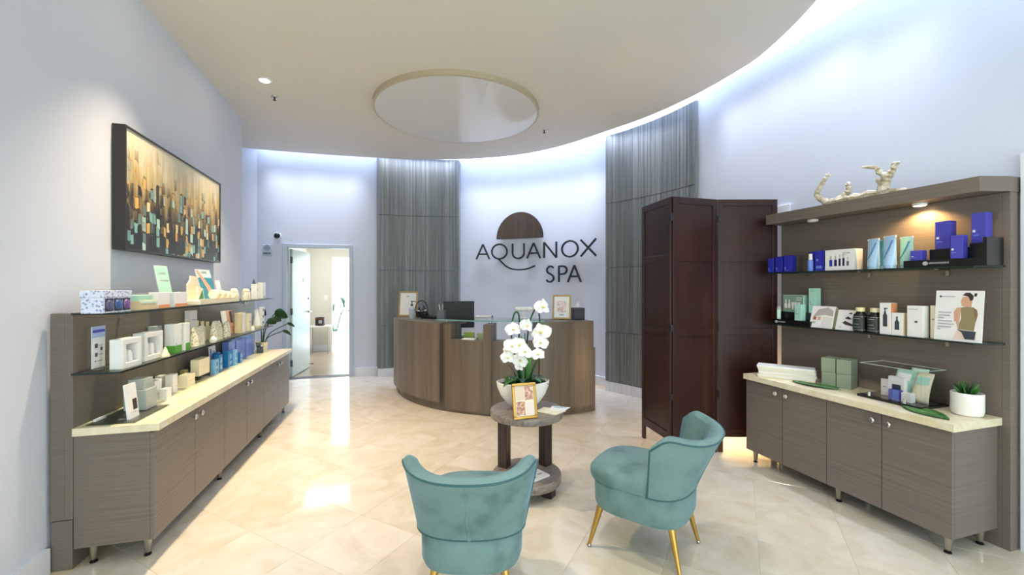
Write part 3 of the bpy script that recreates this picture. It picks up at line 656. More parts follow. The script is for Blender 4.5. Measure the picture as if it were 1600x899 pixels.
t = thing('desk_telephone', 'low black telephone on the left part of the reception desk', 'telephone', (0.579, 5.538, 1.0), R(-35))
MB().plate([(-0.1, 0), (0.1, 0), (0.1, 0.02), (-0.1, 0.045)], -0.08, 0.08).build('base', M_black, t, bevel=0.004)
MB().tube([(-0.08, -0.06, 0.052), (-0.085, 0, 0.062), (-0.08, 0.06, 0.052)], [0.022, 0.014, 0.022], 8).build('handset', M_black, t, smooth=True)
t = thing('pen_holder', 'grey square pen holder with pens on the reception desk', 'pen holder', (0.701, 5.403, 1.0), R(-20))
MB().box(-0.05, 0.05, -0.05, 0.05, 0, 0.008).box(-0.05, 0.05, -0.05, -0.045, 0, 0.115).box(-0.05, 0.05, 0.045, 0.05, 0, 0.115).box(-0.05, -0.045, -0.05, 0.05, 0, 0.115).box(0.045, 0.05, -0.05, 0.05, 0, 0.115).build('cup', mat('grey_holder', '#6b7278', 0.5), t)
for i, (dx, dy, mm) in enumerate(((-0.02, 0, M_white), (0.01, 0.015, M_silver), (0.02, -0.015, M_ink))):
    o = MB().tube([(dx * 0.4, dy * 0.4, 0.008), (dx * 1.6, dy * 1.6, 0.185)], 0.006, 8).build('pen', mm, None, loc=(0.701, 5.403, 1.0), smooth=True)
    tag(o, ['white pen in the grey pen holder', 'silver pen in the grey pen holder', 'dark grey pen in the grey pen holder'][i], 'pen', 'pens in the desk holder')
t = thing('monitor', 'black computer monitor seen from behind on the reception desk', 'monitor', (0.945, 5.53, 0.74), R(-8))
MB().box(-0.2, 0.2, -0.035, 0.012, 0.13, 0.48).build('screen_housing', M_blackm, t, bevel=0.01)
MB().box(-0.19, 0.19, 0.012, 0.016, 0.14, 0.47).build('display_panel', M_blackm, t)
MB().box(-0.03, 0.03, -0.06, -0.035, 0.02, 0.28).build('neck', M_black, t); MB().box(-0.12, 0.12, -0.11, 0.09, 0, 0.014).build('foot', M_black, t, bevel=0.004)
# clutter behind the low middle
def box(name, label, cat, loc, rz, w, d, h, mtl, prints=(), group=None, bevel=0.0015, part='print', ends=()):
    """a carton standing on the given point; prints are thin plates on its front (local -y) face"""
    if not prints and not ends:
        o = MB().box(-w / 2, w / 2, -d / 2, d / 2, 0, h).build(name, mtl, None, loc=loc, rz=rz, bevel=bevel); return tag(o, label, cat, group)
    t = thing(name, label, cat, loc, rz, group)
    MB().box(-w / 2, w / 2, -d / 2, d / 2, 0, h).build('carton', mtl, t, bevel=bevel)
    mb = MB(); ms = []
    for p in prints:
        x0, x1, z0, z1, mm = p
        if mm not in ms: ms.append(mm)
        mb.box(-w / 2 + x0 * w, -w / 2 + x1 * w, -d / 2 - 0.0011, -d / 2 - 0.0003, z0 * h, z1 * h, ms.index(mm))
    for p in ends:
        y0, y1, z0, z1, mm = p
        if mm not in ms: ms.append(mm)
        mb.box(-w / 2 - 0.0011, -w / 2 - 0.0003, d / 2 - y1 * d, d / 2 - y0 * d, z0 * h, z1 * h, ms.index(mm))
    mb.build(part, ms, t)
    return t
box('notebook', 'lime green notebook under the monitor on the reception desk', 'notebook', (0.99, 5.06, 0.74), R(-30), 0.13, 0.03, 0.12, mat('lime_cover', '#b3c96a', 0.5))
box('notebook', 'pale green notebook beside the lime one on the reception desk', 'notebook', (1.13, 4.98, 0.74), R(-30), 0.12, 0.03, 0.11, mat('pale_green_cover', '#cfd9a4', 0.5))
box('card_box', 'violet box on the reception desk work surface', 'box', (1.20, 4.85, 0.74), R(-30), 0.07, 0.05, 0.135, M_violet)
box('document_tray', 'black document tray behind the low front of the reception desk', 'tray', (0.93, 4.86, 0.74), R(-35), 0.20, 0.16, 0.07, M_blackm)
box('paper_stack', 'white papers lying on the low middle of the reception desk', 'papers', (0.915, 4.668, 0.82), R(-32), 0.15, 0.09, 0.012, M_white)
t = thing('hand_phone', 'white cordless handset lying on the glass top of the reception desk', 'telephone', (1.14, 4.90, 1.0425), R(-8))
MB().tube([(-0.1, 0, 0.014), (0.03, 0, 0.012), (0.09, 0, 0.013)], [0.013, 0.010, 0.012], 8).build('body', M_white_g, t, smooth=True)
MB().lathe([(0.013, 0), (0.013, 0.02)], 10, c=(0, 0, 0)).xf(Matrix.Translation((0.085, 0, 0.0135)) @ Matrix.Rotation(R(90), 4, 'Y')).build('end_cap', M_ink, t, smooth=True)
t = thing('card_stand', 'white desk stand with horizontal bar behind the orchid on the glass top', 'stand', (1.575, 4.72, 1.0425), R(-10))
MB().lathe([(0.045, 0), (0.045, 0.008), (0.01, 0.012), (0.01, 0.10)], 16).build('base', M_white_g, t, smooth=True)
MB().tube([(-0.10, 0, 0.105), (0.10, 0, 0.105)], 0.026, 14).build('bar', M_white_g, t, smooth=True)
for x in (-0.035, 0.035): MB().lathe([(0.028, -0.006), (0.028, 0.006)], 16).xf(Matrix.Translation((x, 0, 0.105)) @ Matrix.Rotation(R(90), 4, 'Y')).build('ring', M_cream, t, smooth=True)

# ================================================================ side table
TC = (0.95, 2.78)
t = thing('side_table', 'round grey-topped side table with dark slab legs and low shelf', 'table', (TC[0], TC[1], 0), R(20))
MB().lathe([(0.25, 0.521), (0.252, 0.525), (0.252, 0.562), (0.249, 0.566)], 64).build('tabletop', M_table, t, smooth=True)
MB().lathe([(0.235, 0.075), (0.237, 0.079), (0.237, 0.126), (0.234, 0.13)], 64).build('lower_shelf', M_table, t, smooth=True)
for a in (0, 115, 180): 
    if a == 180: continue
    mb = MB().box(0.145, 0.215, -0.034, 0.034, 0.13, 0.521); mb.xf(Matrix.Rotation(R(a if a else 3), 4, 'Z')); mb.build('leg', M_dark, t, bevel=0.003)
for a in (3, 115, 205, 292):
    mb = MB().box(0.13, 0.205, -0.034, 0.034, 0.0, 0.075); mb.xf(Matrix.Rotation(R(a), 4, 'Z')); mb.build('foot', M_dark, t, bevel=0.003)
# orchid
BX, BY = 0.935, 2.815
t = thing('potted_orchid', 'white orchid with arching stems in a white bowl on the side table', 'plant', (BX, BY, 0.566))
MB().lathe([(0.055, 0), (0.075, 0.004), (0.12, 0.04), (0.16, 0.095), (0.185, 0.155), (0.19, 0.188), (0.183, 0.19), (0.176, 0.155), (0.15, 0.10)], 56, sy=0.72).build('bowl', M_white_g, t, smooth=True)
MB().lathe([(0.10, 0.10), (0.178, 0.166), (0.12, 0.178), (0.02, 0.185)], 40, sy=0.72).build('moss', M_soil, t, smooth=True)
Z_ = 0.566
st1 = spline([(-0.01, 0.01, 0.17), (-0.03, 0.0, 0.42), (-0.035, -0.02, 0.62), (-0.055, -0.04, 0.672), (-0.085, -0.06, 0.66), (-0.105, -0.07, 0.585), (-0.11, -0.08, 0.50)], 6)
st2 = spline([(0.02, 0.02, 0.17), (0.03, 0.02, 0.40), (0.045, 0.0, 0.58), (0.075, -0.02, 0.68), (0.10, -0.03, 0.69), (0.105, -0.05, 0.60), (0.09, -0.06, 0.45)], 6)
for s in (st1, st2): MB().tube(s, 0.006, 8).build('flower_stem', M_leaf_d, t, smooth=True)
for (x, y, z0, z1) in ((-0.005, 0.015, 0.17, 0.50), (0.025, 0.025, 0.17, 0.52)): MB().tube([(x, y, z0), (x - 0.005, y, z1)], 0.004, 6).build('support_stake', M_leaf, t)
def petal(L, Wd, cup):
    def fn(u, v):
        x = (u - 0.5) * 2; wv = Wd * (sin(pi * (0.08 + 0.92 * v) ** 0.75) ** 0.65 if v < 1 else 0.0)
        return (x * wv, L * v, cup * (v * v + 0.5 * x * x) * L)
    return MB().grid(fn, 6, 7)
def flower(loc, size, face):
    mb = MB()
    for a, L, Wd in ((90, 0.52, 0.21), (215, 0.5, 0.2), (325, 0.5, 0.2), (12, 0.55, 0.36), (168, 0.55, 0.36)):
        i0 = len(mb.v); p = petal(L, Wd, -0.22 if L > 0.53 else 0.12); mb.add(p.v, p.f)
        mb.xf(Matrix.Rotation(R(a - 90), 4, 'Z') @ Matrix.Translation((0, 0, 0.02 if L > 0.53 else 0)), i0)
    M = Matrix.Scale(size, 4)
    mb.xf(M); o = mb.build('flower', M_petal, t, smooth=True, flip=False)
    o.location = loc; o.rotation_euler = face
    l = MB().lathe([(0.02 * size, 0), (0.10 * size, 0.06 * size), (0.07 * size, 0.16 * size), (0.01 * size, 0.2 * size)], 10, sy=0.7).build('flower_lip', M_lip, o, smooth=True)
    return o
rf = random.Random(3)
FL = [(0.838, 1.124, .095), (0.87, 1.02, .105), (0.815, 1.016, .10), (0.80, 0.985, .07), (0.792, 0.94, .085), (0.902, 0.977, .10), (0.885, 0.91, .10), (0.925, 1.15, .09), (1.033, 1.275, .105), (1.035, 1.096, .125), (1.023, 1.03, .095), (1.0, 0.955, .085), (0.88, 0.87, .06)]
for i, (x, z, s) in enumerate(FL):
    flower((x - BX, 2.74 - BY - 0.02 * rf.random() - 0.02 * (i % 3), z - Z_), s * 1.12, (R(80 + rf.uniform(-14, 14)), R(rf.uniform(-25, 25)), R(rf.uniform(-40, 22))))
for i, (yw, L, Wd, bd, pt) in enumerate(((200, 0.17, 0.03, -0.9, 60), (160, 0.19, 0.034, -0.8, 55), (120, 0.17, 0.03, -0.9, 50), (40, 0.16, 0.03, -0.9, 50), (-10, 0.17, 0.028, -0.8, 60), (-60, 0.17, 0.03, -0.9, 50), (-120, 0.15, 0.026, -0.8, 55), (85, 0.22, 0.025, -0.4, 78), (-40, 0.24, 0.022, -0.3, 80), (240, 0.15, 0.03, -0.9, 45), (270, 0.24, 0.022, -0.35, 82), (20, 0.26, 0.02, -0.3, 82))):
    leaf('leaf', M_leaf_d if i % 2 else M_leaf, t, L, Wd, bd, (0.045 * cos(R(yw + 90)) + 0.005, 0.03 * sin(R(yw + 90)), 0.172), R(yw), R(pt))
for i in range(9):
    a = 2 * pi * i / 9; r_ = 0.045
    MB().tube([(-0.095 + 0.008 * cos(a), -0.03 + 0.008 * sin(a), 0.165), (-0.095 + r_ * cos(a) * 0.7, -0.03 + r_ * sin(a) * 0.7, 0.21), (-0.095 + r_ * cos(a), -0.03 + r_ * sin(a), 0.235)], [0.010, 0.008, 0.001], 6, flat=0.4).build('aloe_leaf', M_leaf, t, smooth=True)
# papers on table, tile on shelf
def sheet(name, label, pts, z, th, mtl, prints=(), group=None):
    cx = sum(p[0] for p in pts) / len(pts); cy = sum(p[1] for p in pts) / len(pts)
    q = [(x - cx, y - cy) for x, y in pts]
    if not prints: return tag(MB().prism(q, 0, th).build(name, mtl, None, loc=(cx, cy, z)), label, 'papers', group)
    t = thing(name, label, 'papers', (cx, cy, z), 0, group); MB().prism(q, 0, th).build('sheet', mtl, t)
    P = [Vector((x, y)) for x, y in q]; mb = MB(); ms = []
    for x0, x1, y0, y1, mm in prints:
        if mm not in ms: ms.append(mm)
        f = lambda u, v: tuple((P[0] * (1 - u) + P[1] * u) * (1 - v) + (P[3] * (1 - u) + P[2] * u) * v)
        mb.prism([f(x0, y0), f(x1, y0), f(x1, y1), f(x0, y1)], th + 0.0002, th + 0.0008, ms.index(mm))
    mb.build('print', ms, t); return t
sheet('leaflet', 'cream folded leaflet lying on the side table under a white sheet', [(0.985, 2.70), (1.08, 2.585), (1.185, 2.645), (1.075, 2.775)], 0.566, 0.004, M_cream)
sheet('leaflet', 'white printed sheet overhanging the right edge of the side table', [(1.075, 2.69), (1.165, 2.635), (1.245, 2.705), (1.14, 2.775)], 0.5705, 0.0015, M_white, [(0.15, 0.7, 0.62, 0.68, M_lightink), (0.15, 0.85, 0.75, 0.86, M_sky)])
sheet('leaflet', 'white printed square card with blue motifs on the lower shelf of the side table', [(0.915, 2.60), (1.075, 2.665), (0.995, 2.845), (0.835, 2.775)], 0.13, 0.012, M_white, [(0.2, 0.42, 0.12, 0.24, M_slate), (0.62, 0.85, 0.2, 0.3, M_lightink), (0.45, 0.6, 0.5, 0.62, M_lav), (0.6, 0.72, 0.75, 0.86, M_slate), (0.2, 0.35, 0.6, 0.7, M_lav)])

# ================================================================ chairs
def sgnp(x, p): return math.copysign(abs(x) ** p, x)
def chair(label, loc, yaw):
    t = thing('slipper_chair', label, 'chair', loc, yaw, 'teal velvet chairs')     # faces local +y
    def outline(k, n=44, a=0.232, b=0.255, e=0.62): return [(a * k * sgnp(cos(2 * pi * i / n), e), b * k * sgnp(sin(2 * pi * i / n), e)) for i in range(n)]
    def loft(levels, cap=True):
        mb = MB(); n = 44; vs = []
        for k, z, dy in levels: vs += [(x, y + dy, z) for x, y in outline(k)]
        L = len(levels); fs = [(j * n + i, j * n + (i + 1) % n, (j + 1) * n + (i + 1) % n, (j + 1) * n + i) for j in range(L - 1) for i in range(n)]
        vs += [(0, levels[0][2], levels[0][1]), (0, levels[-1][2], levels[-1][1])]
        fs += [(L * n, (i + 1) % n, i) for i in range(n)] + [(L * n + 1, (L - 1) * n + i, (L - 1) * n + (i + 1) % n) for i in range(n)]
        return mb.add(vs, fs)
    loft([(0.86, 0.215, 0), (0.94, 0.222, 0), (0.975, 0.245, 0), (0.985, 0.36, 0), (0.97, 0.368, 0)]).build('seat_base', M_velvet, t, smooth=True)
    loft([(0.96, 0.366, 0.01), (1.01, 0.374, 0.012), (1.025, 0.395, 0.015), (1.015, 0.418, 0.015), (0.97, 0.436, 0.013), (0.85, 0.449, 0.01), (0.6, 0.457, 0.01), (0.3, 0.460, 0.01)]).build('seat_cushion', M_velvet, t, smooth=True)
    # wrap-around back
    nt = 48
    def plan(tt, h, off):
        th = 0.060 * sqrt(max(0.0, 1 - abs(tt) ** 7)) + 0.004
        w_ = 0.238 + 0.052 * h - off * th; yb = -0.258 - 0.135 * h ** 1.1 + off * th; yf = -0.095 - 0.03 * h
        a = tt * pi / 2
        return w_ * sgnp(sin(a), 0.86), yf + (yb - yf) * max(cos(a), 0) ** 0.8
    def ztop(tt): 
        k = abs(tt); z = 0.672 + 0.05 * k ** 2.2
        if k > 0.74: z -= 0.085 * ((k - 0.74) / 0.26) ** 2.6
        return z
    ZB = 0.372; sec = []
    hs = [0, 0.15, 0.3, 0.45, 0.6, 0.75, 0.88, 0.97]
    mb = MB(); vs = []
    for i in range(nt + 1):
        tt = -1 + 2 * i / nt; zt = ztop(tt); ring = []
        for h in hs: x, y = plan(tt, h, 0); ring.append((x, y, ZB + (zt - ZB) * h))
        for q in (0.2, 0.4, 0.6, 0.8):
            x, y = plan(tt, 0.99, q); ring.append((x, y, zt - 0.03 * (1 - sin(pi * q)) * 0.35 + 0.008 * sin(pi * q)))
        for h in hs[::-1]: x, y = plan(tt, h, 1); ring.append((x, y, ZB + (zt - ZB) * h))
        vs += ring
    k = len(hs) * 2 + 4
    fs = [(i * k + j, (i + 1) * k + j, (i + 1) * k + (j + 1) % k, i * k + (j + 1) % k) for i in range(nt) for j in range(k)]
    fs += [tuple(range(k)), tuple(nt * k + j for j in range(k - 1, -1, -1))]
    back = mb.add(vs, fs).build('backrest', M_velvet, t, smooth=True)
    path = []
    for h in (0.0, 0.25, 0.5, 0.75, 0.90, 0.96): x, y = plan(-1, h, 0); path.append((x, y, ZB + (ztop(-1) - ZB) * h))
    for i in range(1, nt): tt = -1 + 2 * i / nt; x, y = plan(tt, 0.985, 0.03); path.append((x, y, ztop(tt) - 0.011))
    for h in (0.96, 0.90, 0.75, 0.5, 0.25, 0.0): x, y = plan(1, h, 0); path.append((x, y, ZB + (ztop(1) - ZB) * h))
    MB().tube(path, 0.0048, 6).build('piping', M_piping, back, smooth=True)
    path = [(plan(-1 + 2 * i / nt, 0, 0)[0] * 1.0, plan(-1 + 2 * i / nt, 0, 0)[1], ZB + 0.002) for i in range(nt + 1)]
    MB().tube(path, 0.0042, 6).build('bottom_seam', M_piping, back, smooth=True)
    path = [(0.004 * sin(14 * h) + 0.002, plan(0, h, 0)[1] - 0.0005, ZB + (ztop(0) - ZB) * h) for h in [0.02 + 0.9 * j / 14 for j in range(15)]]
    MB().tube(path, [0.010 - 0.006 * j / 14 for j in range(15)], 8, flat=0.5).build('centre_pleat', M_velvet, back, smooth=True)
    for sx in (-1, 1):
        for sy, fy in ((1, 0.235), (-1, -0.235)):
            fx = 0.205 if sy > 0 else 0.18
            l = MB().tube([(sx * fx * 0.82, fy * 0.78, 0.225), (sx * fx, fy, 0.010)], [0.019, 0.009], 14).build('leg', M_brass, t, smooth=True)
            MB().lathe([(0.004, 0), (0.010, 0.003), (0.012, 0.010), (0.008, 0.018)], 12, c=(sx * fx, fy, 0)).build('foot_glide', M_steel, l, smooth=True)
    return t
chair('teal velvet slipper chair in the foreground seen squarely from behind', (0.405, 1.955, 0), R(-17))
chair('teal velvet slipper chair turned left, in front of the folding screen', (1.375, 2.015, 0), atan2(0.80, -0.59) - pi / 2)

# ================================================================ folding screen
sc_ = thing('folding_screen', 'tall three-panel dark mahogany folding screen beside the right cabinet', 'folding screen', (2.326, 3.444, 0))
def screen_panel(p, q, hinge):
    dx, dy = q[0] - p[0], q[1] - p[1]; L = math.hypot(dx, dy) - 0.012; a = atan2(dy, dx)
    loc = (p[0] - 2.326 + 0.006 * cos(a), p[1] - 3.444 + 0.006 * sin(a), 0)
    T = 0.012; zt = 2.158; sw = 0.042
    fr = MB().box(0, sw, -T, T, 0.0, zt).box(L - sw, L, -T, T, 0.0, zt)
    for z0, z1 in ((zt - 0.055, zt), (1.625, 1.685), (1.00, 1.06), (0.13, 0.20)): fr.box(sw, L - sw, -T, T, z0, z1)
    f = fr.build('screen_leaf', M_mahog, sc_, loc=loc, rz=a, bevel=0.002)
    for z0, z1 in ((1.685, zt - 0.055), (1.06, 1.625), (0.20, 1.00)): MB().box(sw, L - sw, -0.004, 0.004, z0, z1).build('infill_panel', M_mahog, f)
    if hinge:
        for z in (0.5, 1.07, 1.99): MB().box(L - 0.006, L + 0.014, -T - 0.004, T - 0.004, z - 0.03, z + 0.03).build('hinge', M_blackm, f)
A_, B_, C_, D_ = (2.326, 3.444), (2.275, 2.957), (2.726, 2.951), (3.215, 2.795)
screen_panel(A_, B_, True); screen_panel(B_, C_, True); screen_panel(C_, D_, False)

# ================================================================ painting
pt = thing('painting', 'wide abstract canvas of gold and teal blocks in a dark frame on the left wall', 'painting', (-1.6, 3.19, 1.645), R(90))
PW, PH = 1.59, 0.775
mb = MB()
for x0, x1, z0, z1 in ((0, PW, 0, 0.012), (0, PW, PH - 0.012, PH), (0, 0.012, 0.012, PH - 0.012), (PW - 0.012, PW, 0.012, PH - 0.012)): mb.box(x0, x1, -0.072, -0.004, z0, z1)
mb.build('frame', mat('dark_bronze_frame', '#2a2622', 0.4), pt)
MB().box(0.012, PW - 0.012, -0.064, -0.004, 0.012, PH - 0.012).build('canvas', M_paint, pt)
MB().box(0.05, 0.10, -0.004, 0, PH - 0.10, PH - 0.06).box(PW - 0.10, PW - 0.05, -0.004, 0, PH - 0.10, PH - 0.06).build('hanger', M_ink, pt)

# ================================================================ shared shelf-unit builders
M_knob = M_chrome
def knob(p, x, z, y):
    mb = MB().lathe([(0.006, 0), (0.006, 0.012), (0.015, 0.018), (0.017, 0.024), (0.012, 0.029)], 16)
    mb.xf(Matrix.Translation((x, y, z)) @ Matrix.Rotation(R(90), 4, 'X')); return mb.build('knob', M_knob, p, smooth=True)
def cabinet(label, loc, rz, w, d, group, feet=((0, 0), (1, 0), (0, 1), (1, 1))):
    """two-door base unit; local x along the front, front at y = -d, back at y = 0"""
    t = thing('base_cabinet', label, 'cabinet', loc, rz, group); zb, zt = 0.10, 0.665
    MB().box(0.001, w - 0.001, -d + 0.02, -0.002, zb, zt).build('body', M_wood_h, t, bevel=0.001)
    for k in range(2):
        x0 = k * w / 2 + 0.002; x1 = (k + 1) * w / 2 - 0.002
        dd = MB().box(x0, x1, -d, -d + 0.0195, zb - 0.002, zt - 0.006).build('door', M_wood_d, t, bevel=0.001)
        knob(dd, w / 2 + (-0.043 if k == 0 else 0.043), 0.615, -d)
    for fx, fy in feet:
        x = 0.045 if fx == 0 else w - 0.045; y = -d + 0.05 if fy == 0 else -0.06
        l = MB().lathe([(0.010, 0.014), (0.014, 0.02), (0.022, 0.101)], 14, c=(x, y, 0)).build('leg', M_steel, t, smooth=True)
        MB().lathe([(0.016, 0), (0.017, 0.006), (0.006, 0.008), (0.006, 0.016)], 12, c=(x, y, 0)).build('levelling_foot', M_blackm, l, smooth=True)
    return t

# ================================================================ left display unit
LO = (-1.49, 2.66); LA = atan2(1, 0.042)
def LP(s, d, z=0): a = (cos(LA), sin(LA)); return (LO[0] + s * a[0] + d * a[1], LO[1] + s * a[1] - d * a[0], z)
LEN = 2.69
u = thing('wall_shelf_unit', 'left wall unit of grey laminate back panel with two glass shelves', 'shelf unit', LP(0, 0), LA)
MB().box(0, LEN - 0.0, -0.0, 0.035, 0.25, 1.282).build('back_panel', M_wood_h, u, bevel=0.002)
MB().box(0, 0.035, 0.035, 0.092, 0.25, 1.282).build('end_panel', M_wood_h, u, bevel=0.002)
MB().box(0.004, LEN, 0.004, 0.03, 0.0, 0.245).box(0.004, 0.035, 0.03, 0.09, 0, 0.245).build('plinth', M_wood_h, u)
for zs, s0, s1, dp in ((1.284, -0.015, LEN - 0.03, 0.205), (0.983, -0.015, LEN - 0.1, 0.205)):
    sh = MB().slab(s0, s1, -dp, -0.001, zs - 0.010, zs).build('glass_shelf', [M_glass, M_gedge], u)
    for x in (0.35, 1.35, 2.35): MB().plate([(-0.0, -0.05), (-0.0, -0.0105), (-0.14, -0.0105), (-0.14, -0.016), (-0.012, -0.022), (-0.012, -0.05)], -0.008, 0.008).xf(Matrix.Translation((x, 0, zs)) @ Matrix.Rotation(R(90), 4, 'Z')).build('shelf_bracket', M_steel, sh)
CW = LEN / 3
for k, l in enumerate(('grey two-door base cabinet at the near end of the left wall unit', 'grey two-door base cabinet in the middle of the left wall unit', 'grey two-door base cabinet at the far end of the left wall unit')):
    cabinet(l, LP(k * CW, 0), LA, CW, 0.345, 'left base cabinets', ((0, 0), (0, 1)) if k < 2 else ((0, 0), (1, 0), (0, 1), (1, 1)))
o = MB().box(-0.012, LEN + 0.01, -0.372, -0.002, 0.667, 0.707).build('countertop', M_counter, None, loc=LP(0, 0), rz=LA, bevel=0.003); tag(o, 'long cream stone countertop over the left base cabinets', 'countertop')

ZU, ZM, ZK = 1.284, 0.983, 0.707
def lbox(name, label, cat, s0, w, d1, dep, h, z, mtl, prints=(), group=None, turn=0, **k):
    x, y, zz = LP(s0 + w / 2, d1 - dep / 2, z); return box(name, label, cat, (x, y, zz), LA + R(turn), w, dep, h, mtl, prints, group, **k)
# --- upper shelf
GU = 'gift items on the upper left glass shelf'
t = thing('gift_box', 'blue floral gift box with three round soaps on the top left shelf', 'gift box', LP(0.03, 0.125, ZU), LA, GU)
MB().box(-0.11, 0.11, -0.045, 0.045, 0, 0.078).build('carton', M_pat, t, bevel=0.002)
MB().box(-0.113, 0.113, -0.048, 0.048, 0.0785, 0.112).build('lid', M_pat, t, bevel=0.002)
for k, mm in enumerate((mat('plum_soap', '#5c5a80', 0.4), mat('blue_soap', '#3f5f96', 0.4), mat('violet_soap', '#7b5490', 0.4))):
    x = -0.065 + 0.068 * k
    f = MB().box(x - 0.031, x + 0.031, -0.0465, -0.0452, 0.008, 0.072).build('window', M_slate, t)
    MB().lathe([(0.026, 0), (0.024, 0.006), (0.012, 0.009)], 20).xf(Matrix.Translation((x, -0.0466, 0.04)) @ Matrix.Rotation(R(90), 4, 'X')).build('soap', mm, f, smooth=True)
lbox('soap_tray', 'clear wavy tray of mint soap beside the blue gift box', 'soap', 0.225, 0.16, 0.17, 0.11, 0.05, ZU, M_beige, [(0.02, 0.98, 0.75, 0.98, M_mintw)], GU)
lbox('soap_bar', 'mint green soap slab lying on the beige tray', 'soap', 0.235, 0.13, 0.16, 0.09, 0.032, ZU + 0.0505, M_mint, (), GU)
lbox('carton', 'white carton with an orange base stripe, left of its pair on the top left shelf', 'box', 0.405, 0.13, 0.17, 0.05, 0.096, ZU, M_white, [(0, 1, 0, 0.22, M_orange)], GU)
lbox('carton', 'white carton with an orange base stripe, right of its pair on the top left shelf', 'box', 0.60, 0.16, 0.17, 0.05, 0.094, ZU, M_white, [(0, 1, 0, 0.22, M_orange)], GU)
def card(name, label, s, d, z, w, h, mtl, prints, lean=14, group=None, turn=0, th=0.006):
    t = thing(name, label, 'sign', LP(s, d, z), LA + R(turn), group); M = Matrix.Rotation(R(-lean), 4, 'X')
    MB().box(-w / 2, w / 2, -th / 2, th / 2, 0, h).xf(M).build('card', mtl, t)
    mb = MB(); ms = []
    for x0, x1, z0, z1, mm in prints:
        if mm not in ms: ms.append(mm)
        mb.box(-w / 2 + x0 * w, -w / 2 + x1 * w, -th / 2 - 0.001, -th / 2 - 0.0002, z0 * h, z1 * h, ms.index(mm))
    if prints: mb.xf(M).build('print', ms, t)
    zt = h * 0.6; p = M @ Vector((0, th / 2, zt)); MB().plate([(-0.01, 0), (0.01, 0), (0.01, 0.004), (-0.01, 0.004)], p.y * 0.5, p.y + zt * 0.4).build('foot', mtl, t)
    return t
card('leaflet_sign', 'mint green leaflet sign leaning behind the orange-striped cartons', 0.725, 0.075, ZU, 0.15, 0.275, M_mintw, [(0.06, 1, 0.02, 0.98, M_mint), (0.2, 0.75, 0.78, 0.83, M_white), (0.2, 0.85, 0.6, 0.65, M_white), (0.15, 0.9, 0.3, 0.34, M_white)], 10)
t = thing('display_tray', 'long cream display tray on the top left shelf', 'tray', LP(1.27, 0.115, ZU), LA)
MB().box(-0.37, 0.37, -0.075, 0.075, 0, 0.03).build('base', M_cream, t, bevel=0.003); MB().box(-0.37, 0.37, -0.075, -0.068, 0.0305, 0.038).build('lip', M_cream, t)
ZT = ZU + 0.0305
t = thing('display_card', 'cream die-cut display card with sloping shoulders on the cream tray', 'sign', LP(1.09, 0.07, ZT), LA)
MB().plate([(-0.10, 0), (0.10, 0), (0.075, 0.06), (0.06, 0.135), (0.055, 0.18), (-0.055, 0.18), (-0.06, 0.145), (-0.10, 0.115)], -0.005, 0.005).build('card', M_cream, t); MB().plate([(-0.03, 0), (0.03, 0), (0.0, 0.05)], 0.0055, 0.06).build('foot', M_cream, t)
t = thing('display_card', 'green triangular card standing in front of the die-cut card', 'sign', LP(1.06, 0.125, ZT), LA)
MB().plate([(-0.05, 0), (0.055, 0), (0.03, 0.085), (-0.05, 0.105)], -0.006, 0.006).build('card', M_cream, t); MB().plate([(-0.04, 0.006), (0.045, 0.006), (0.02, 0.075)], -0.0072, -0.0062).build('print', M_dgreen, t)
t = card('leaflet_sign', 'photo leaflet of a reclining figure by the sea on the cream tray', 1.375, 0.07, ZT, 0.245, 0.245, M_white, [(0, 1, 0, 0.72, M_sea), (0, 1, 0.72, 1, mat('sky_print', '#bcd6dd', 0.5)), (0.3, 0.75, 0.86, 0.94, M_white)], 14)
q = MB().plate([(-0.12, 0.235), (-0.10, 0.24), (0.04, 0.11), (0.105, 0.03), (0.11, 0.005), (0.02, 0.005), (-0.02, 0.08)], -0.006, -0.0045); q.xf(Matrix.Rotation(R(-14), 4, 'X')).build('figure_print', M_skin, t)
card('leaflet_sign', 'small white card leaning right of the photo leaflet', 1.585, 0.07, ZT, 0.085, 0.155, M_white, [(0.2, 0.8, 0.5, 0.54, M_lightink)], 12)
for k, (s, w, h) in enumerate(((1.29, 0.075, 0.075), (1.41, 0.075, 0.070), (1.53, 0.07, 0.06))):
    t = thing('towel_roll', ['cream rolled cloth on the cream tray, nearest of three', 'cream rolled cloth on the cream tray, middle of three', 'cream rolled cloth on the cream tray, farthest of three'][k], 'cloth', LP(s, 0.135, ZT), LA, 'cloth rolls on the tray')
    MB().lathe([(h * 0.42, -w / 2), (h / 2, -w / 2 + 0.01), (h / 2, w / 2 - 0.01), (h * 0.42, w / 2)], 18).xf(Matrix.Translation((0, 0, h / 2)) @ Matrix.Rotation(R(90), 4, 'Y')).build('roll', M_cream, t, smooth=True)
    MB().lathe([(h / 2 + 0.0015, -0.01), (h / 2 + 0.0015, 0.01)], 18).xf(Matrix.Translation((0, 0, h / 2)) @ Matrix.Rotation(R(90), 4, 'Y')).build('band', M_beige, t, smooth=True)
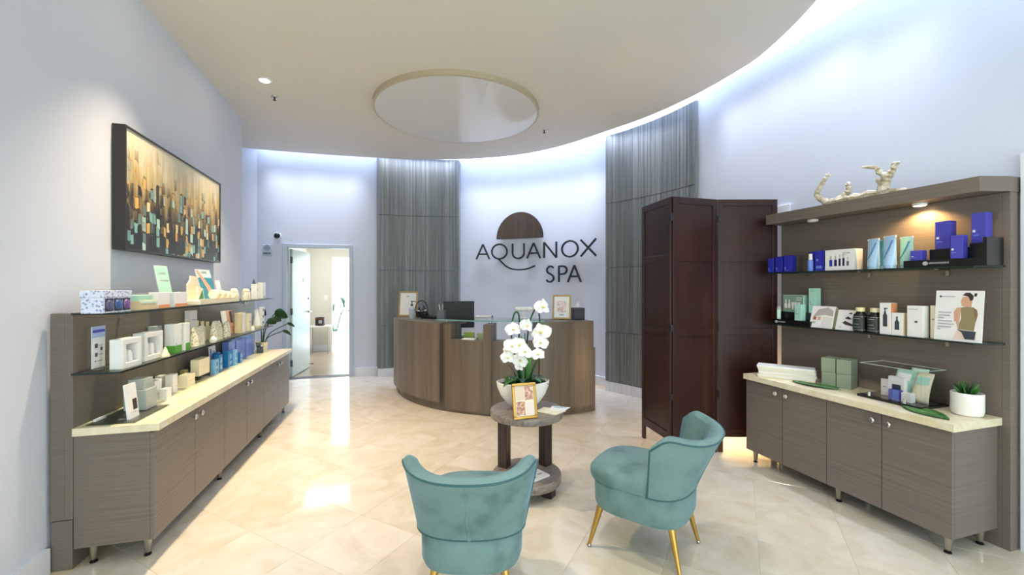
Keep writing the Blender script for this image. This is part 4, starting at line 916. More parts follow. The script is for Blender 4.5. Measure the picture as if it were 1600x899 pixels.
def pouch(name, label, s, d, z, w, dp, h, mtl, group, turn=0):
    def fn(u, v):
        a = 2 * pi * u; k = (1 - 0.06 * v) * (1 if v < 0.8 else 1 - 0.15 * (v - 0.8) / 0.2); dd = dp / 2 * (1 - v ** 3 * 0.85)
        return (w / 2 * k * sgnp(cos(a), 0.6), dd * sgnp(sin(a), 0.7), h * v + 0.004 * sin(5 * a) * v)
    x, y, zz = LP(s, d, z); t = thing(name, label, 'pouch', (x, y, zz), LA + R(turn), group)
    mb = MB().grid(fn, 24, 8); mb.add([fn(i / 24, 0) for i in range(24)], [tuple(range(24))]); mb.add([fn(i / 24, 1) for i in range(24)], [tuple(range(24))]); mb.build('bag', mtl, t, smooth=True)
    MB().tube([(w / 2 * 0.97 * sgnp(cos(2 * pi * i / 20), 0.6), dp / 2 * 0.62 * sgnp(sin(2 * pi * i / 20), 0.7), h * 0.8) for i in range(21)], 0.003, 5).build('drawstring', M_ltgold, t)
    return t
pouch('gift_pouch', 'gold floral gift pouch on the top left shelf beside the cream tray', 1.73, 0.12, ZU, 0.14, 0.06, 0.11, M_patg, 'gift pouches')
pouch('gift_pouch', 'pale gold gift pouch farther along the top left shelf', 2.03, 0.12, ZU, 0.15, 0.06, 0.107, M_patg, 'gift pouches')
lbox('carton', 'tall white carton tilted near the far end of the top left shelf', 'box', 2.27, 0.11, 0.13, 0.05, 0.155, ZU, M_white, [(0.3, 0.7, 0.6, 0.66, M_lightink)], turn=10)
lbox('carton', 'tall white carton last on the top left shelf', 'box', 2.50, 0.10, 0.13, 0.05, 0.172, ZU, M_white, [(0.2, 0.8, 0.08, 0.12, M_ink)])
t = thing('leaflet_sign', 'dark teal diamond card behind the last white carton', 'sign', LP(2.50, 0.045, ZU), LA)
MB().plate([(0, 0.0), (0.10, 0.10), (0, 0.21), (-0.10, 0.10)], -0.004, 0.004).build('card', mat('dark_teal_card', '#1d3a40', 0.5), t); MB().box(-0.02, 0.02, 0.0045, 0.03, 0, 0.05).build('foot', M_slate, t)
# --- middle shelf
GM = 'products on the lower left glass shelf'
t = thing('leaflet_holder', 'acrylic holder with a lavender-topped leaflet, near end of the lower left shelf', 'leaflet holder', LP(0.062, 0.062, ZM), LA)
MB().box(-0.075, 0.075, -0.055, 0.035, 0, 0.012).build('base', M_acrw, t, bevel=0.002)
MB().box(-0.055, 0.055, -0.006, 0.006, 0.0125, 0.232).build('sleeve', M_acr, t)
mb = MB().box(-0.05, 0.05, -0.0085, -0.0065, 0.014, 0.228, 0).box(-0.05, 0.05, -0.0095, -0.0087, 0.170, 0.228, 1).box(-0.045, 0.045, -0.0103, -0.0096, 0.196, 0.210, 2)
for (x, z, r_) in ((-0.018, 0.128, 0.011), (0.02, 0.110, 0.008), (-0.018, 0.082, 0.010)): mb.box(x - r_, x + r_, -0.0095, -0.0087, z - r_, z + r_, 3)
mb.box(-0.028, -0.02, -0.0095, -0.0087, 0.045, 0.053, 3).box(-0.01, 0.03, -0.0095, -0.0087, 0.047, 0.051, 4)
for z in (0.128, 0.082): mb.box(0.0, 0.03, -0.0095, -0.0087, z - 0.002, z + 0.002, 4)
mb.build('leaflet', [M_white, mat('lavender_print', '#a9bbe2', 0.5), M_violet, M_ink, M_lightink], t)
def window_box(label, s0, w, d1, dep, h):
    t = thing('gift_box', label, 'gift box', LP(s0 + w / 2, d1 - dep / 2, ZM), LA, GM); b = 0.028
    mb = MB()
    for x0, x1, z0, z1 in ((0, w, 0, b), (0, w, h - b, h), (0, b, b, h - b), (w - b, w, b, h - b)): mb.box(x0 - w / 2, x1 - w / 2, -dep / 2, dep / 2, z0, z1)
    mb.build('carton', M_white, t, bevel=0.002); MB().box(-w / 2 + b, w / 2 - b, dep / 2 - 0.004, dep / 2 - 0.001, b, h - b).build('inner_back', M_silver, t)
    for k, (fx, hh) in enumerate(((0.25, 0.8), (0.68, 0.62))):
        x = -w / 2 + b + fx * (w - 2 * b); MB().lathe([(0.016, 0), (0.018, 0.004), (0.018, (h - 2 * b) * hh * 0.7), (0.012, (h - 2 * b) * hh)], 14, c=(x, 0, b)).build('jar', M_white_g, t, smooth=True)
window_box('white gift box with a window showing jars, nearest on the lower left shelf', 0.055, 0.165, 0.18, 0.06, 0.155)
window_box('white gift box with a window, second on the lower left shelf', 0.29, 0.19, 0.16, 0.06, 0.163)
t = thing('shell_soap', 'cream shell-shaped soap in front of the second window box', 'soap', LP(0.45, 0.185, ZM), LA)
MB().lathe([(0.034, 0), (0.036, 0.012), (0.022, 0.03), (0.014, 0.05), (0.004, 0.062)], 14, sy=0.5).build('soap', M_cream, t, smooth=True); MB().lathe([(0.04, 0.0), (0.04, 0.005)], 16, sy=0.5).build('dish', M_beige, t)
lbox('carton', 'grey carton at the back of the lower left shelf behind the window boxes', 'box', 0.62, 0.08, 0.05, 0.04, 0.175, ZM, M_silver, (), GM)
lbox('carton', 'white carton with green base band on the lower left shelf, wider of two', 'box', 0.60, 0.085, 0.17, 0.06, 0.186, ZM, M_white, [(0, 1, 0, 0.26, M_green), (0.12, 0.22, 0.3, 0.33, M_ink)], GM, ends=[(0, 1, 0, 0.26, M_green)])
lbox('carton', 'white carton with green base band on the lower left shelf, slimmer of two', 'box', 0.735, 0.06, 0.17, 0.05, 0.183, ZM, M_white, [(0, 1, 0, 0.26, M_green)], GM)
lbox('carton', 'tall plain white carton at the back of the lower left shelf', 'box', 1.07, 0.10, 0.06, 0.04, 0.25, ZM, M_white, [(0.2, 0.8, 0.7, 0.73, M_lightink)], GM)
def vial(name, label, s, d, z, r, h, mtl, cap, group):
    t = thing(name, label, 'bottle', LP(s, d, z), LA, group)
    MB().lathe([(r * 0.9, 0), (r, 0.005), (r, h * 0.68), (r * 0.45, h * 0.78), (r * 0.45, h * 0.82)], 16).build('bottle', mtl, t, smooth=True)
    MB().lathe([(r * 0.55, h * 0.82), (r * 0.55, h)], 14).build('cap', cap, t, smooth=True)
for k, s in enumerate((1.20, 1.29, 1.38)):
    vial('serum_bottle', ['cream serum bottle on the lower left shelf, nearest of three behind the pouches', 'cream serum bottle with dark spot, middle of three behind the pouches', 'cream serum bottle, farthest of three behind the pouches'][k], s, 0.045, ZM, 0.026, 0.165 - 0.01 * k, M_cream, M_ltgold, GM)
pouch('gift_pouch', 'gold floral pouch at the front of the lower left shelf', 0.99, 0.135, ZM, 0.16, 0.06, 0.138, M_patg, 'gift pouches')
t = thing('porcelain_jar', 'small round white jar in front of the gold pouches', 'jar', LP(1.15, 0.175, ZM), LA)
MB().lathe([(0.018, 0), (0.026, 0.012), (0.026, 0.026), (0.016, 0.034)], 18).build('jar', M_white_g, t, smooth=True); MB().lathe([(0.012, 0.034), (0.016, 0.038), (0.004, 0.048)], 14).build('lid', M_white_g, t, smooth=True)
pouch('gift_pouch', 'large gold floral pouch on the lower left shelf beside the white jar', 1.33, 0.13, ZM, 0.16, 0.06, 0.15, M_patg, 'gift pouches')
pouch('gift_pouch', 'slim cream pouch on the lower left shelf beside the portrait leaflet', 1.53, 0.13, ZM, 0.10, 0.05, 0.13, M_patg, 'gift pouches')
t = card('leaflet_sign', 'portrait photo leaflet of a face at the back of the lower left shelf', 1.77, 0.07, ZM, 0.23, 0.215, M_white, [(0.42, 1, 0, 1, M_skin), (0.72, 0.98, 0.45, 0.95, M_hair), (0.5, 0.62, 0.55, 0.6, M_red), (0.8, 0.95, 0.0, 0.3, M_red)], 8)
lbox('carton', 'beige carton on the lower left shelf, nearer of two', 'box', 1.80, 0.12, 0.15, 0.05, 0.184, ZM, M_beige, [(0.35, 1, 0, 1, M_white)], GM)
lbox('carton', 'cream carton on the lower left shelf, farther of two', 'box', 2.00, 0.09, 0.15, 0.04, 0.166, ZM, M_cream, [(0.2, 0.8, 0.5, 0.54, M_lightink)], GM)
vial('porcelain_jar', 'tiny white bottle in front of the cream carton', 2.03, 0.178, ZM, 0.018, 0.05, M_white_g, M_white_g, GM)
def ctube(name, label, loc, rz, w, h, mtl, capm, prints, group):
    t = thing(name, label, 'tube', loc, rz, group); ch = h * 0.10; r0 = w * 0.40
    MB().lathe([(r0 * 0.9, 0), (r0 * 0.95, 0.002), (r0 * 0.95, ch)], 20).build('cap', capm, t, smooth=True)
    def fn(u, v):
        a = 2 * pi * u; return ((r0 + (w / 2 - r0) * v) * cos(a), r0 * (1 - v) ** 0.8 * sin(a) + 0.0015 * sin(a), ch + (h - ch) * v)
    MB().grid(fn, 28, 8).build('body', mtl, t, smooth=True)
    MB().box(-w / 2, w / 2, -0.002, 0.002, h - 0.012, h).build('crimp', M_white, t)
    for pts, mm in prints:
        mb = MB(); F = lambda x, z: (x * w, -(r0 * max(0.0, (1 - (z * h - ch) / (h - ch))) ** 0.8 * sqrt(max(0, 1 - (x * w / (r0 + (w / 2 - r0) * (z * h - ch) / (h - ch))) ** 2)) + 0.0028), z * h)
        P = spline(pts, 4); vs = [];  wd = 0.07
        for x, z in P: vs += [F(x - wd, z), F(x + wd, z)]
        mb.add(vs, [(2 * i, 2 * i + 1, 2 * i + 3, 2 * i + 2) for i in range(len(P) - 1)]).build('print', mm, t, flip=False)
    return t
ctube('cream_tube', 'white cosmetic tube near the far end of the lower left shelf', LP(2.36, 0.11, ZM), LA, 0.11, 0.195, M_white, M_ltgold, [], GM)
lbox('carton', 'white carton with three dark dots, last on the lower left shelf', 'box', 2.48, 0.075, 0.13, 0.03, 0.208, ZM, M_white, [(0.3, 0.7, 0.78, 0.9, M_slate), (0.3, 0.7, 0.45, 0.57, M_slate), (0.3, 0.7, 0.15, 0.25, M_slate)], GM)
# --- counter
GK = 'products on the left countertop'
card('leaflet_sign', 'small white card with a dark photo at the near end of the left countertop', 0.105, 0.20, ZK, 0.085, 0.19, M_white, [(0.48, 0.9, 0.26, 0.56, M_hair), (0.1, 0.9, 0.2, 0.205, M_lightink)], 6, th=0.012)
t = thing('display_riser', 'frosted acrylic mat under the sage boxes on the left countertop', 'tray', LP(0.22, 0.16, ZK), LA)
MB().box(-0.20, 0.14, -0.09, 0.12, 0, 0.008).build('sheet', M_acrw, t); MB().box(-0.16, -0.08, 0.10, 0.112, 0.0085, 0.02).build('lip', M_white, t)
ZR = ZK + 0.0085
lbox('carton', 'silver-sage carton on the acrylic mat, lower of two', 'box', 0.245, 0.105, 0.19, 0.11, 0.112, ZR, M_silver, [(0.1, 0.9, 0.45, 0.48, M_lightink)], GK)
lbox('carton', 'silver-sage carton stacked on the lower one', 'box', 0.265, 0.085, 0.17, 0.08, 0.058, ZR + 0.1125, M_silver, [(0.2, 0.8, 0.4, 0.46, M_lightink)], GK)
lbox('carton', 'square white carton on the left countertop beside the sage pair', 'box', 0.475, 0.075, 0.12, 0.05, 0.127, ZK, M_white, [(0.2, 0.8, 0.3, 0.33, M_lightink)], GK)
lbox('carton', 'low white carton in front of the square white one', 'box', 0.49, 0.055, 0.175, 0.04, 0.07, ZK, M_white, (), GK)
lbox('carton', 'pinkish white carton at the back of the left countertop', 'box', 0.70, 0.06, 0.05, 0.04, 0.114, ZK, mat('pinkish_card', '#e6d8d6', 0.5), (), GK)
lbox('carton', 'tall white carton with a tiny dot on the left countertop', 'box', 0.685, 0.06, 0.12, 0.045, 0.122, ZK, M_white, [(0.7, 0.82, 0.3, 0.34, M_red)], GK)
lbox('carton', 'cream carton lying long on the left countertop', 'box', 0.86, 0.11, 0.13, 0.06, 0.082, ZK, M_cream, [(0.1, 0.9, 0.45, 0.5, M_beige)], GK)
lbox('carton', 'small olive carton at the back behind the cream one', 'box', 1.02, 0.06, 0.04, 0.03, 0.09, ZK, mat('olive_card', '#a89a68', 0.5), (), GK)
t = thing('display_riser', 'clear acrylic riser under the pile of cream boxes', 'stand', LP(1.16, 0.085, ZK), LA)
MB().box(-0.08, 0.08, -0.035, 0.035, 0.026, 0.03).box(-0.08, -0.076, -0.035, 0.035, 0, 0.026).box(0.076, 0.08, -0.035, 0.035, 0, 0.026).build('riser', M_acrw, t); MB().box(-0.07, 0.07, -0.03, 0.03, 0.0, 0.004).build('base', M_beige, t)
for r_ in range(2):
    for c_ in range(2):
        lbox('carton', ['cream box on the acrylic riser, bottom near', 'cream box on the acrylic riser, bottom far', 'cream box on the acrylic riser, top near', 'cream box on the acrylic riser, top far'][r_ * 2 + c_], 'box', 1.075 + c_ * 0.087, 0.085, 0.115, 0.06, 0.062, ZK + 0.0305 + r_ * 0.0625, M_cream, (), 'cream boxes in the pile')
card('leaflet_sign', 'blue and white leaflet behind the blue cartons on the left countertop', 1.49, 0.05, ZK, 0.12, 0.205, M_white, [(0.1, 0.3, 0.1, 0.9, M_lav), (0.45, 0.6, 0.1, 0.7, M_azure), (0.7, 0.85, 0.1, 0.8, M_lav)], 4)
for k, (s0, w, d1, dep, h, mm, pm, l) in enumerate(((1.30, 0.065, 0.135, 0.035, 0.118, M_sky, M_azure, 'light blue carton, nearest of the blue cartons on the left countertop'), (1.385, 0.07, 0.13, 0.04, 0.142, M_azure, M_sky, 'azure carton, second of the blue cartons'),
        (1.475, 0.05, 0.09, 0.04, 0.15, M_azure, M_navy, 'azure carton half hidden behind the second blue carton'), (1.585, 0.11, 0.125, 0.04, 0.14, M_azure, M_sky, 'azure carton with swirl print before the lavender boxes'), (1.685, 0.055, 0.145, 0.025, 0.137, M_sky, M_azure, 'slim light blue carton before the lavender boxes'), (1.805, 0.055, 0.145, 0.025, 0.098, M_azure, M_sky, 'short slim azure carton before the lavender boxes'))):
    lbox('carton', l, 'box', s0, w, d1, dep, h, ZK, mm, [(0.25, 0.75, 0.15, 0.35, pm), (0.3, 0.7, 0.5, 0.8, pm)], 'blue cartons on the left countertop')
lbox('carton', 'large lavender blue box, nearest of three behind the slim cartons', 'box', 1.745, 0.16, 0.07, 0.05, 0.202, ZK, M_lav, (), 'lavender boxes')
lbox('carton', 'large lavender blue box, middle of three behind the slim cartons', 'box', 1.92, 0.22, 0.075, 0.05, 0.20, ZK, M_lav, (), 'lavender boxes')
lbox('carton', 'large lavender blue box, farthest of three behind the slim cartons', 'box', 2.155, 0.22, 0.08, 0.05, 0.20, ZK, M_lav, (), 'lavender boxes')
# planter at the far end
t = thing('potted_plant', 'white pot with tall dark leafy stems at the far end of the left countertop', 'plant', LP(2.58, 0.10, ZK), LA)
MB().lathe([(0.045, 0), (0.062, 0.10), (0.056, 0.10), (0.052, 0.085)], 20).build('pot', M_cream, t, smooth=True); MB().lathe([(0.053, 0.08), (0.053, 0.09)], 20).build('soil', M_soil, t)
stems = [((0.02, -0.12, 0.32), 0.15, 0.075, 200, -5), ((0.0, -0.10, 0.26), 0.12, 0.055, 250, 0), ((0.05, -0.24, 0.20), 0.10, 0.028, 190, -10), ((0.03, -0.20, 0.12), 0.12, 0.03, 190, -15), ((0.0, 0.03, 0.32), 0.11, 0.06, 260, 5), ((-0.04, -0.06, 0.24), 0.10, 0.05, 215, 0)]
for (ex, ey, ez), L, Wd, yw, pit in stems:
    MB().tube(spline([(ex * 0.1, ey * 0.1, 0.088), (ex * 0.4, ey * 0.35, 0.088 + ez * 0.55), (ex, ey, 0.088 + ez)], 4), 0.005, 6).build('stem', M_leaf_d, t, smooth=True)
    leaf('leaf', M_leaf_d, t, L, Wd, -0.5, (ex, ey, 0.088 + ez), R(yw), R(pit), R(-50))
t = thing('black_box', 'open black box with a white sheet beside the potted plant', 'box', LP(2.455, 0.12, ZK), LA + R(12))
MB().box(-0.06, 0.06, -0.03, 0.03, 0, 0.07).build('box', M_black, t, bevel=0.002); MB().box(-0.062, 0.062, -0.006, 0.028, 0.071, 0.10).xf(Matrix.Rotation(R(8), 4, 'Y')).build('lid', M_black, t); MB().box(-0.055, 0.0, -0.026, -0.008, 0.0705, 0.078).build('sheet', M_white, t)

# ================================================================ right display unit
RX = 3.20                                   # face of the back panel
RA = -pi / 2                                # local x runs towards the camera, local +y to the wall
def RP(y, x, z=0): return (x, y, z)
Y0R = 2.745
u = thing('wall_shelf_unit', 'right wall unit of grey laminate back panel with canopy and two glass shelves', 'shelf unit', RP(Y0R, RX), RA)
LR = Y0R - 1.385
MB().box(0, LR - 0.035, 0, 0.03, 0.0, 1.925).build('back_panel', M_wood_h, u, bevel=0.002)
MB().box(LR - 0.0345, LR, 0.0, 0.062, 0.0, 1.925).build('end_panel', M_wood_h, u, bevel=0.002)
MB().prism([(0.0, -0.165), (LR - 0.045, -0.165), (LR - 0.0, 0.0), (LR - 0.0, 0.095), (0.0, 0.095)], 1.926, 2.006).build('canopy', M_wood_h, u, bevel=0.002)
for zs, s0, s1 in ((1.530, -0.01, LR - 0.02), (1.112, -0.01, LR - 0.02)):
    sh = MB(); pts = [(s0, -0.165), (s1 - 0.05, -0.165), (s1, -0.02), (s1, -0.001), (s0, -0.001)]
    sh = sh.prism(pts, zs - 0.010, zs, 0, 1).build('glass_shelf', [M_glass, M_gedge], u)
    for x in (0.25, 0.68, 1.1): MB().plate([(-0.0, -0.05), (-0.0, -0.0105), (-0.11, -0.0105), (-0.11, -0.016), (-0.012, -0.022), (-0.012, -0.05)], -0.008, 0.008).xf(Matrix.Translation((x, 0, zs)) @ Matrix.Rotation(R(90), 4, 'Z')).build('shelf_bracket', M_steel, sh)
M_puck_on = mat('puck_lens_on', '#fff2d8', 0.3, emit='#ffd9a0', es=6); M_puck_off = mat('puck_lens', '#f3ead4', 0.3)
for (y, x, on, l) in ((1.752, 3.14, True, 'lit round puck light under the near end of the right canopy'), (2.426, 3.14, False, 'unlit round puck light under the far end of the right canopy')):
    t = thing('puck_light', l, 'light', (x, y, 1.9255))
    MB().lathe([(0.036, 0), (0.036, -0.012), (0.031, -0.015)], 24).build('housing', M_white_g, t, smooth=True)
    MB().lathe([(0.028, -0.0152), (0.026, -0.017)], 20).build('lens', M_puck_on if on else M_puck_off, t, smooth=True)
for k, l in enumerate(('grey two-door base cabinet at the far end of the right wall unit, by the screen', 'grey two-door base cabinet at the near end of the right wall unit')):
    cabinet(l, RP(2.737 - k * 0.652, RX - 0.002), RA, 0.652, 0.378, 'right base cabinets', ((0, 0), (0, 1)) if k == 0 else ((0, 0), (1, 0), (0, 1), (1, 1)))
o = MB().prism([(-0.005, -0.402), (1.325, -0.402), (1.325, -0.385), (1.325, -0.002), (-0.005, -0.002)], 0.667, 0.707).build('countertop', M_counter, None, loc=RP(2.74, RX - 0.001), rz=RA, bevel=0.003); tag(o, 'cream stone countertop over the right base cabinets', 'countertop')
ZA, ZB_, ZK = 1.530, 1.112, 0.707
def rbox(name, label, cat, ya, yb, xf, dep, h, z, mtl, prints=(), group=None, turn=0, **k):
    return box(name, label, cat, ((xf + dep / 2), (ya + yb) / 2, z), RA + R(turn), ya - yb, dep, h, mtl, prints, group, **k)
GA = 'products on the upper right glass shelf'
EM = [(0.2, 0.42, 0.34, 0.40, M_white), (0.2, 0.6, 0.24, 0.27, M_lav)]
for k, (ya, yb, xf, h) in enumerate(((2.735, 2.685, 3.045, 0.115), (2.665, 2.605, 3.045, 0.126), (2.590, 2.525, 3.045, 0.130))):
    rbox('carton', ['small royal blue carton, first at the screen end of the top right shelf', 'royal blue carton, second at the screen end of the top right shelf', 'royal blue carton, third at the screen end of the top right shelf'][k], 'box', ya, yb, xf, 0.05, h, ZA, M_blue, [(0.1, 0.3, 0.18, 0.3, M_lav), (0.1, 0.7, 0.1, 0.12, M_lav)], 'royal blue cartons', ends=[(0, 1, 0, 1, M_navy)])
t = thing('acrylic_divider', 'clear acrylic divider beside the three royal blue cartons', 'divider', (3.10, 2.49, ZA), RA)
MB().box(-0.03, -0.027, -0.06, 0.06, 0.003, 0.13).box(0.027, 0.03, -0.06, 0.06, 0.003, 0.13).build('sides', M_acr, t); MB().box(-0.03, 0.03, -0.06, 0.06, 0, 0.0028).build('base', M_acr, t)
t = thing('serum_bottle', 'small blue bottle with white cap before the blue cartons on the top right shelf', 'bottle', (3.065, 2.385, ZA), RA)
MB().lathe([(0.017, 0), (0.019, 0.004), (0.019, 0.075), (0.012, 0.085)], 16).build('bottle', M_lav, t, smooth=True); MB().lathe([(0.014, 0.0855), (0.012, 0.13)], 14).build('cap', M_white, t, smooth=True)
rbox('carton', 'royal blue carton behind the white-capped bottle', 'box', 2.425, 2.365, 3.095, 0.04, 0.148, ZA, M_blue, [(0.1, 0.9, 0.9, 0.93, M_violet)], 'royal blue cartons')
rbox('carton', 'royal blue carton left of the white kit box', 'box', 2.348, 2.284, 3.06, 0.05, 0.148, ZA, M_blue, [(0.15, 0.4, 0.5, 0.6, M_lav), (0.15, 0.8, 0.12, 0.25, M_lav)], 'royal blue cartons')
kit = [(0.60 + 0.0, 0.86, 0.80, 0.825, M_ink), (0.6, 0.75, 0.74, 0.755, M_lightink)]
for x0, x1, zt, mm in ((0.16, 0.26, 0.52, M_blue), (0.33, 0.42, 0.52, M_navy), (0.48, 0.55, 0.56, M_navy), (0.61, 0.68, 0.58, M_navy), (0.75, 0.82, 0.42, M_ink)):
    kit += [(x0, x1, 0.2, zt, mm), (x0 + 0.02, x1 - 0.02, zt + 0.02, zt + 0.2, M_silver)]
rbox('carton', 'white kit box printed with five small bottles on the top right shelf', 'box', 2.273, 2.073, 3.06, 0.08, 0.146, ZA, M_white, kit, GA)
t = thing('acrylic_divider', 'clear acrylic divider right of the white kit box', 'divider', (3.10, 2.025, ZA), RA)
MB().box(-0.022, -0.019, -0.06, 0.05, 0.003, 0.13).box(0.019, 0.022, -0.06, 0.05, 0.003, 0.13).build('sides', M_acr, t); MB().box(-0.022, 0.022, -0.06, 0.05, 0, 0.0028).build('base', M_acr, t)
SW = [[(-0.25, 0.30), (-0.05, 0.42), (0.12, 0.6), (0.28, 0.85)]]
M_tb = mat('pale_blue_tube', '#a9cbea', 0.3); M_tt = mat('teal_tube', '#3f8a9c', 0.3); M_tg = mat('seafoam_tube', '#a8d2c6', 0.3)
M_swb = mat('blue_swirl', '#5f8fc6', 0.35)
for k, (y, x, h, bm, l) in enumerate(((1.968, 3.08, 0.200, M_tb, 'pale blue tube, leftmost of four on the top right shelf'), (1.950, 3.142, 0.192, M_tt, 'teal tube standing behind, second of four'), (1.868, 3.07, 0.208, M_tb, 'pale blue tube, third of four and tallest'), (1.806, 3.118, 0.198, M_tg, 'seafoam tube, rightmost of four beside the black riser'))):
    ctube('cream_tube', l, (x, y, ZA), RA + R(-12), 0.082, h, bm, mat('clear_blue_cap', '#9fc0e0', 0.15), [(SW[0], M_swb if k != 3 else M_tt)], 'tubes on the top right shelf')
# stepped black display riser
def logo_strip(p, x0, y, z, w):
    MB().lathe([(0.0115, 0), (0.0115, 0.001)], 16, sx=1.15).xf(Matrix.Translation((x0, y, z)) @ Matrix.Rotation(R(90), 4, 'X')).build('emblem', M_silver, p)
    mb = MB(); rr = random.Random(5); x = x0 + 0.018
    while x < x0 + w:
        mb.box(x, x + 0.0035, y - 0.001, y, z - 0.0055 + 0.002 * rr.random(), z + 0.0055); x += 0.0062
    mb.build('logo_print', M_lightink, p)
t = thing('display_riser', 'glossy black stepped display riser with pale emblem on the top right shelf', 'display stand', (3.12, 1.582, ZA), RA)
MB().box(-0.20, 0.16, -0.075, 0.07, 0, 0.042).build('front_step', M_black, t, bevel=0.002)
MB().box(-0.10, 0.16, -0.02, 0.07, 0.0425, 0.105).build('middle_step', M_black, t, bevel=0.002)
MB().box(0.08, 0.165, -0.02, 0.07, 0.1055, 0.125).build('top_step', M_black, t, bevel=0.002); MB().box(0.1605, 0.175, -0.075, 0.07, 0, 0.15).build('side_panel', M_black, t)
logo_strip(t, -0.09, -0.0755, 0.022, 0.11)
GV = 'violet boxes on the black riser'
VP = [(0.1, 0.28, 0.36, 0.44, M_white), (0.1, 0.5, 0.24, 0.28, M_lav)]
rbox('carton', 'short violet box on the black riser, leftmost', 'box', 1.75, 1.69, 3.052, 0.04, 0.06, ZA + 0.0425, M_violet, VP, GV)
rbox('carton', 'tall violet box on the middle step of the black riser', 'box', 1.658, 1.590, 3.105, 0.06, 0.16, ZA + 0.1055, M_violet, VP, GV)
rbox('carton', 'violet box at the front right of the black riser', 'box', 1.560, 1.506, 3.05, 0.045, 0.13, ZA + 0.0425, M_violet, VP, GV)
rbox('carton', 'tallest violet box on the top step of the black riser', 'box', 1.500, 1.44, 3.11, 0.055, 0.165, ZA + 0.1255, M_violet, VP, GV)
# --- lower right shelf
GB = 'products on the lower right glass shelf'
t = thing('display_riser', 'small black display riser with pale emblem at the screen end of the lower right shelf', 'display stand', (3.12, 2.535, ZB_), RA)
MB().box(-0.16, 0.16, -0.075, 0.07, 0, 0.04).build('front_step', M_black, t, bevel=0.002); MB().box(-0.16, 0.165, -0.02, 0.07, 0.0405, 0.10).build('rear_step', M_black, t, bevel=0.002)
logo_strip(t, -0.12, -0.0755, 0.02, 0.075)
GT = 'mint boxes on the small black riser'
kp = [(0, 1, 0, 1, mat('grey_green_print', '#7f9a8c', 0.5)), (0.64, 0.95, 0.80, 0.85, M_white), (0.64, 0.9, 0.66, 0.7, M_white)]
kit2 = thing('carton', 'mint kit box with white bottle pictures on the small black riser', 'box', (3.135, 2.565, ZB_ + 0.1005), RA, GT)
MB().box(-0.088, 0.088, -0.025, 0.025, 0, 0.135).build('carton', M_mint, kit2, bevel=0.0015)
mb = MB().box(-0.086, 0.086, -0.0262, -0.0252, 0.003, 0.132, 0).box(0.03, 0.078, -0.0272, -0.0263, 0.11, 0.115, 1).box(0.03, 0.07, -0.0272, -0.0263, 0.095, 0.1, 1)
for x, zt in ((-0.06, 0.10), (-0.03, 0.10)): mb.plate([(x - 0.01, 0.03), (x + 0.01, 0.03), (x + 0.01, 0.06), (x + 0.004, 0.075), (x + 0.004, zt), (x - 0.004, zt), (x - 0.004, 0.075), (x - 0.01, 0.06)], -0.0272, -0.0263, 1)
for x in (0.0, 0.024, 0.052): mb.plate([(x - 0.007, 0.02), (x + 0.007, 0.02), (x + 0.011, 0.078), (x - 0.011, 0.078)], -0.0272, -0.0263, 1)
mb.build('print', [mat('grey_green_print', '#7f9a8c', 0.5), M_white], kit2)
rbox('carton', 'tall mint box on the small black riser', 'box', 2.435, 2.382, 3.11, 0.055, 0.19, ZB_ + 0.1005, M_mint, [(0.15, 0.25, 0.42, 0.46, M_slate), (0.15, 0.7, 0.34, 0.355, M_slate), (0.2, 0.8, 0.88, 0.9, M_sage)], GT)
rbox('carton', 'small mint box at the front of the small black riser', 'box', 2.502, 2.450, 3.05, 0.05, 0.125, ZB_ + 0.0405, M_mint, [(0.15, 0.25, 0.52, 0.57, M_slate), (0.15, 0.7, 0.40, 0.42, M_slate)], GT)
t = thing('sample_bottle', 'small clear mint vial at the left of the small black riser', 'bottle', (3.07, 2.655, ZB_ + 0.0405), RA)
MB().lathe([(0.014, 0), (0.015, 0.003), (0.015, 0.075)], 14).build('bottle', M_mintw, t, smooth=True); MB().lathe([(0.015, 0.0755), (0.013, 0.10)], 14).build('cap', M_silver, t, smooth=True)
def tent(label, y, x, w, h, pr, turn=0):
    t = thing('tent_card', label, 'brochure', (x, y, ZB_), RA + R(turn), 'tent brochures'); k = 0.03
    f = MB().plate([(-w / 2, 0), (w / 2, 0), (w / 2, h), (-w / 2, h)], -0.003, 0.0); M = Matrix.Rotation(R(-18), 4, 'X'); f.xf(Matrix.Translation((0, -0.035, 0)) @ M).build('front_leaf', M_white, t)
    f = MB().grid(lambda u, v: ((u - 0.5) * w, -0.035 + h * sin(R(18)) + 0.003 + 0.055 * sin(v * pi / 2), h * cos(R(18)) * (1 - v ** 1.6)), 4, 10); f.build('back_leaf', M_cream, t, smooth=True, flip=False).modifiers.new('s', 'SOLIDIFY').thickness = 0.002
    mb = MB(); ms = []
    for pts, mm in pr:
        if mm not in ms: ms.append(mm)
        mb.plate([(-w / 2 + a * w, b * h) for a, b in pts], -0.0042, -0.0032, ms.index(mm))
    mb.xf(Matrix.Translation((0, -0.035, 0)) @ M).build('print', ms, t)
sq = lambda a, b, c, d: [(a, c), (b, c), (b, d), (a, d)]
tent('white tent brochure with pale photos and a lined panel on the lower right shelf', 2.315, 3.10, 0.16, 0.165, [([(0.1, 0.5), (0.3, 0.85), (0.7, 0.95), (0.92, 0.8), (0.95, 0.55), (0.6, 0.6)], mat('misty_photo', '#b3aba6', 0.5)), (sq(0.12, 0.25, 0.35, 0.5), M_red), (sq(0.32, 0.45, 0.35, 0.5), M_skin), (sq(0.12, 0.25, 0.18, 0.28), M_silver), (sq(0.52, 0.95, 0.05, 0.5), mat('lined_panel', '#dedad8', 0.5))], 6)
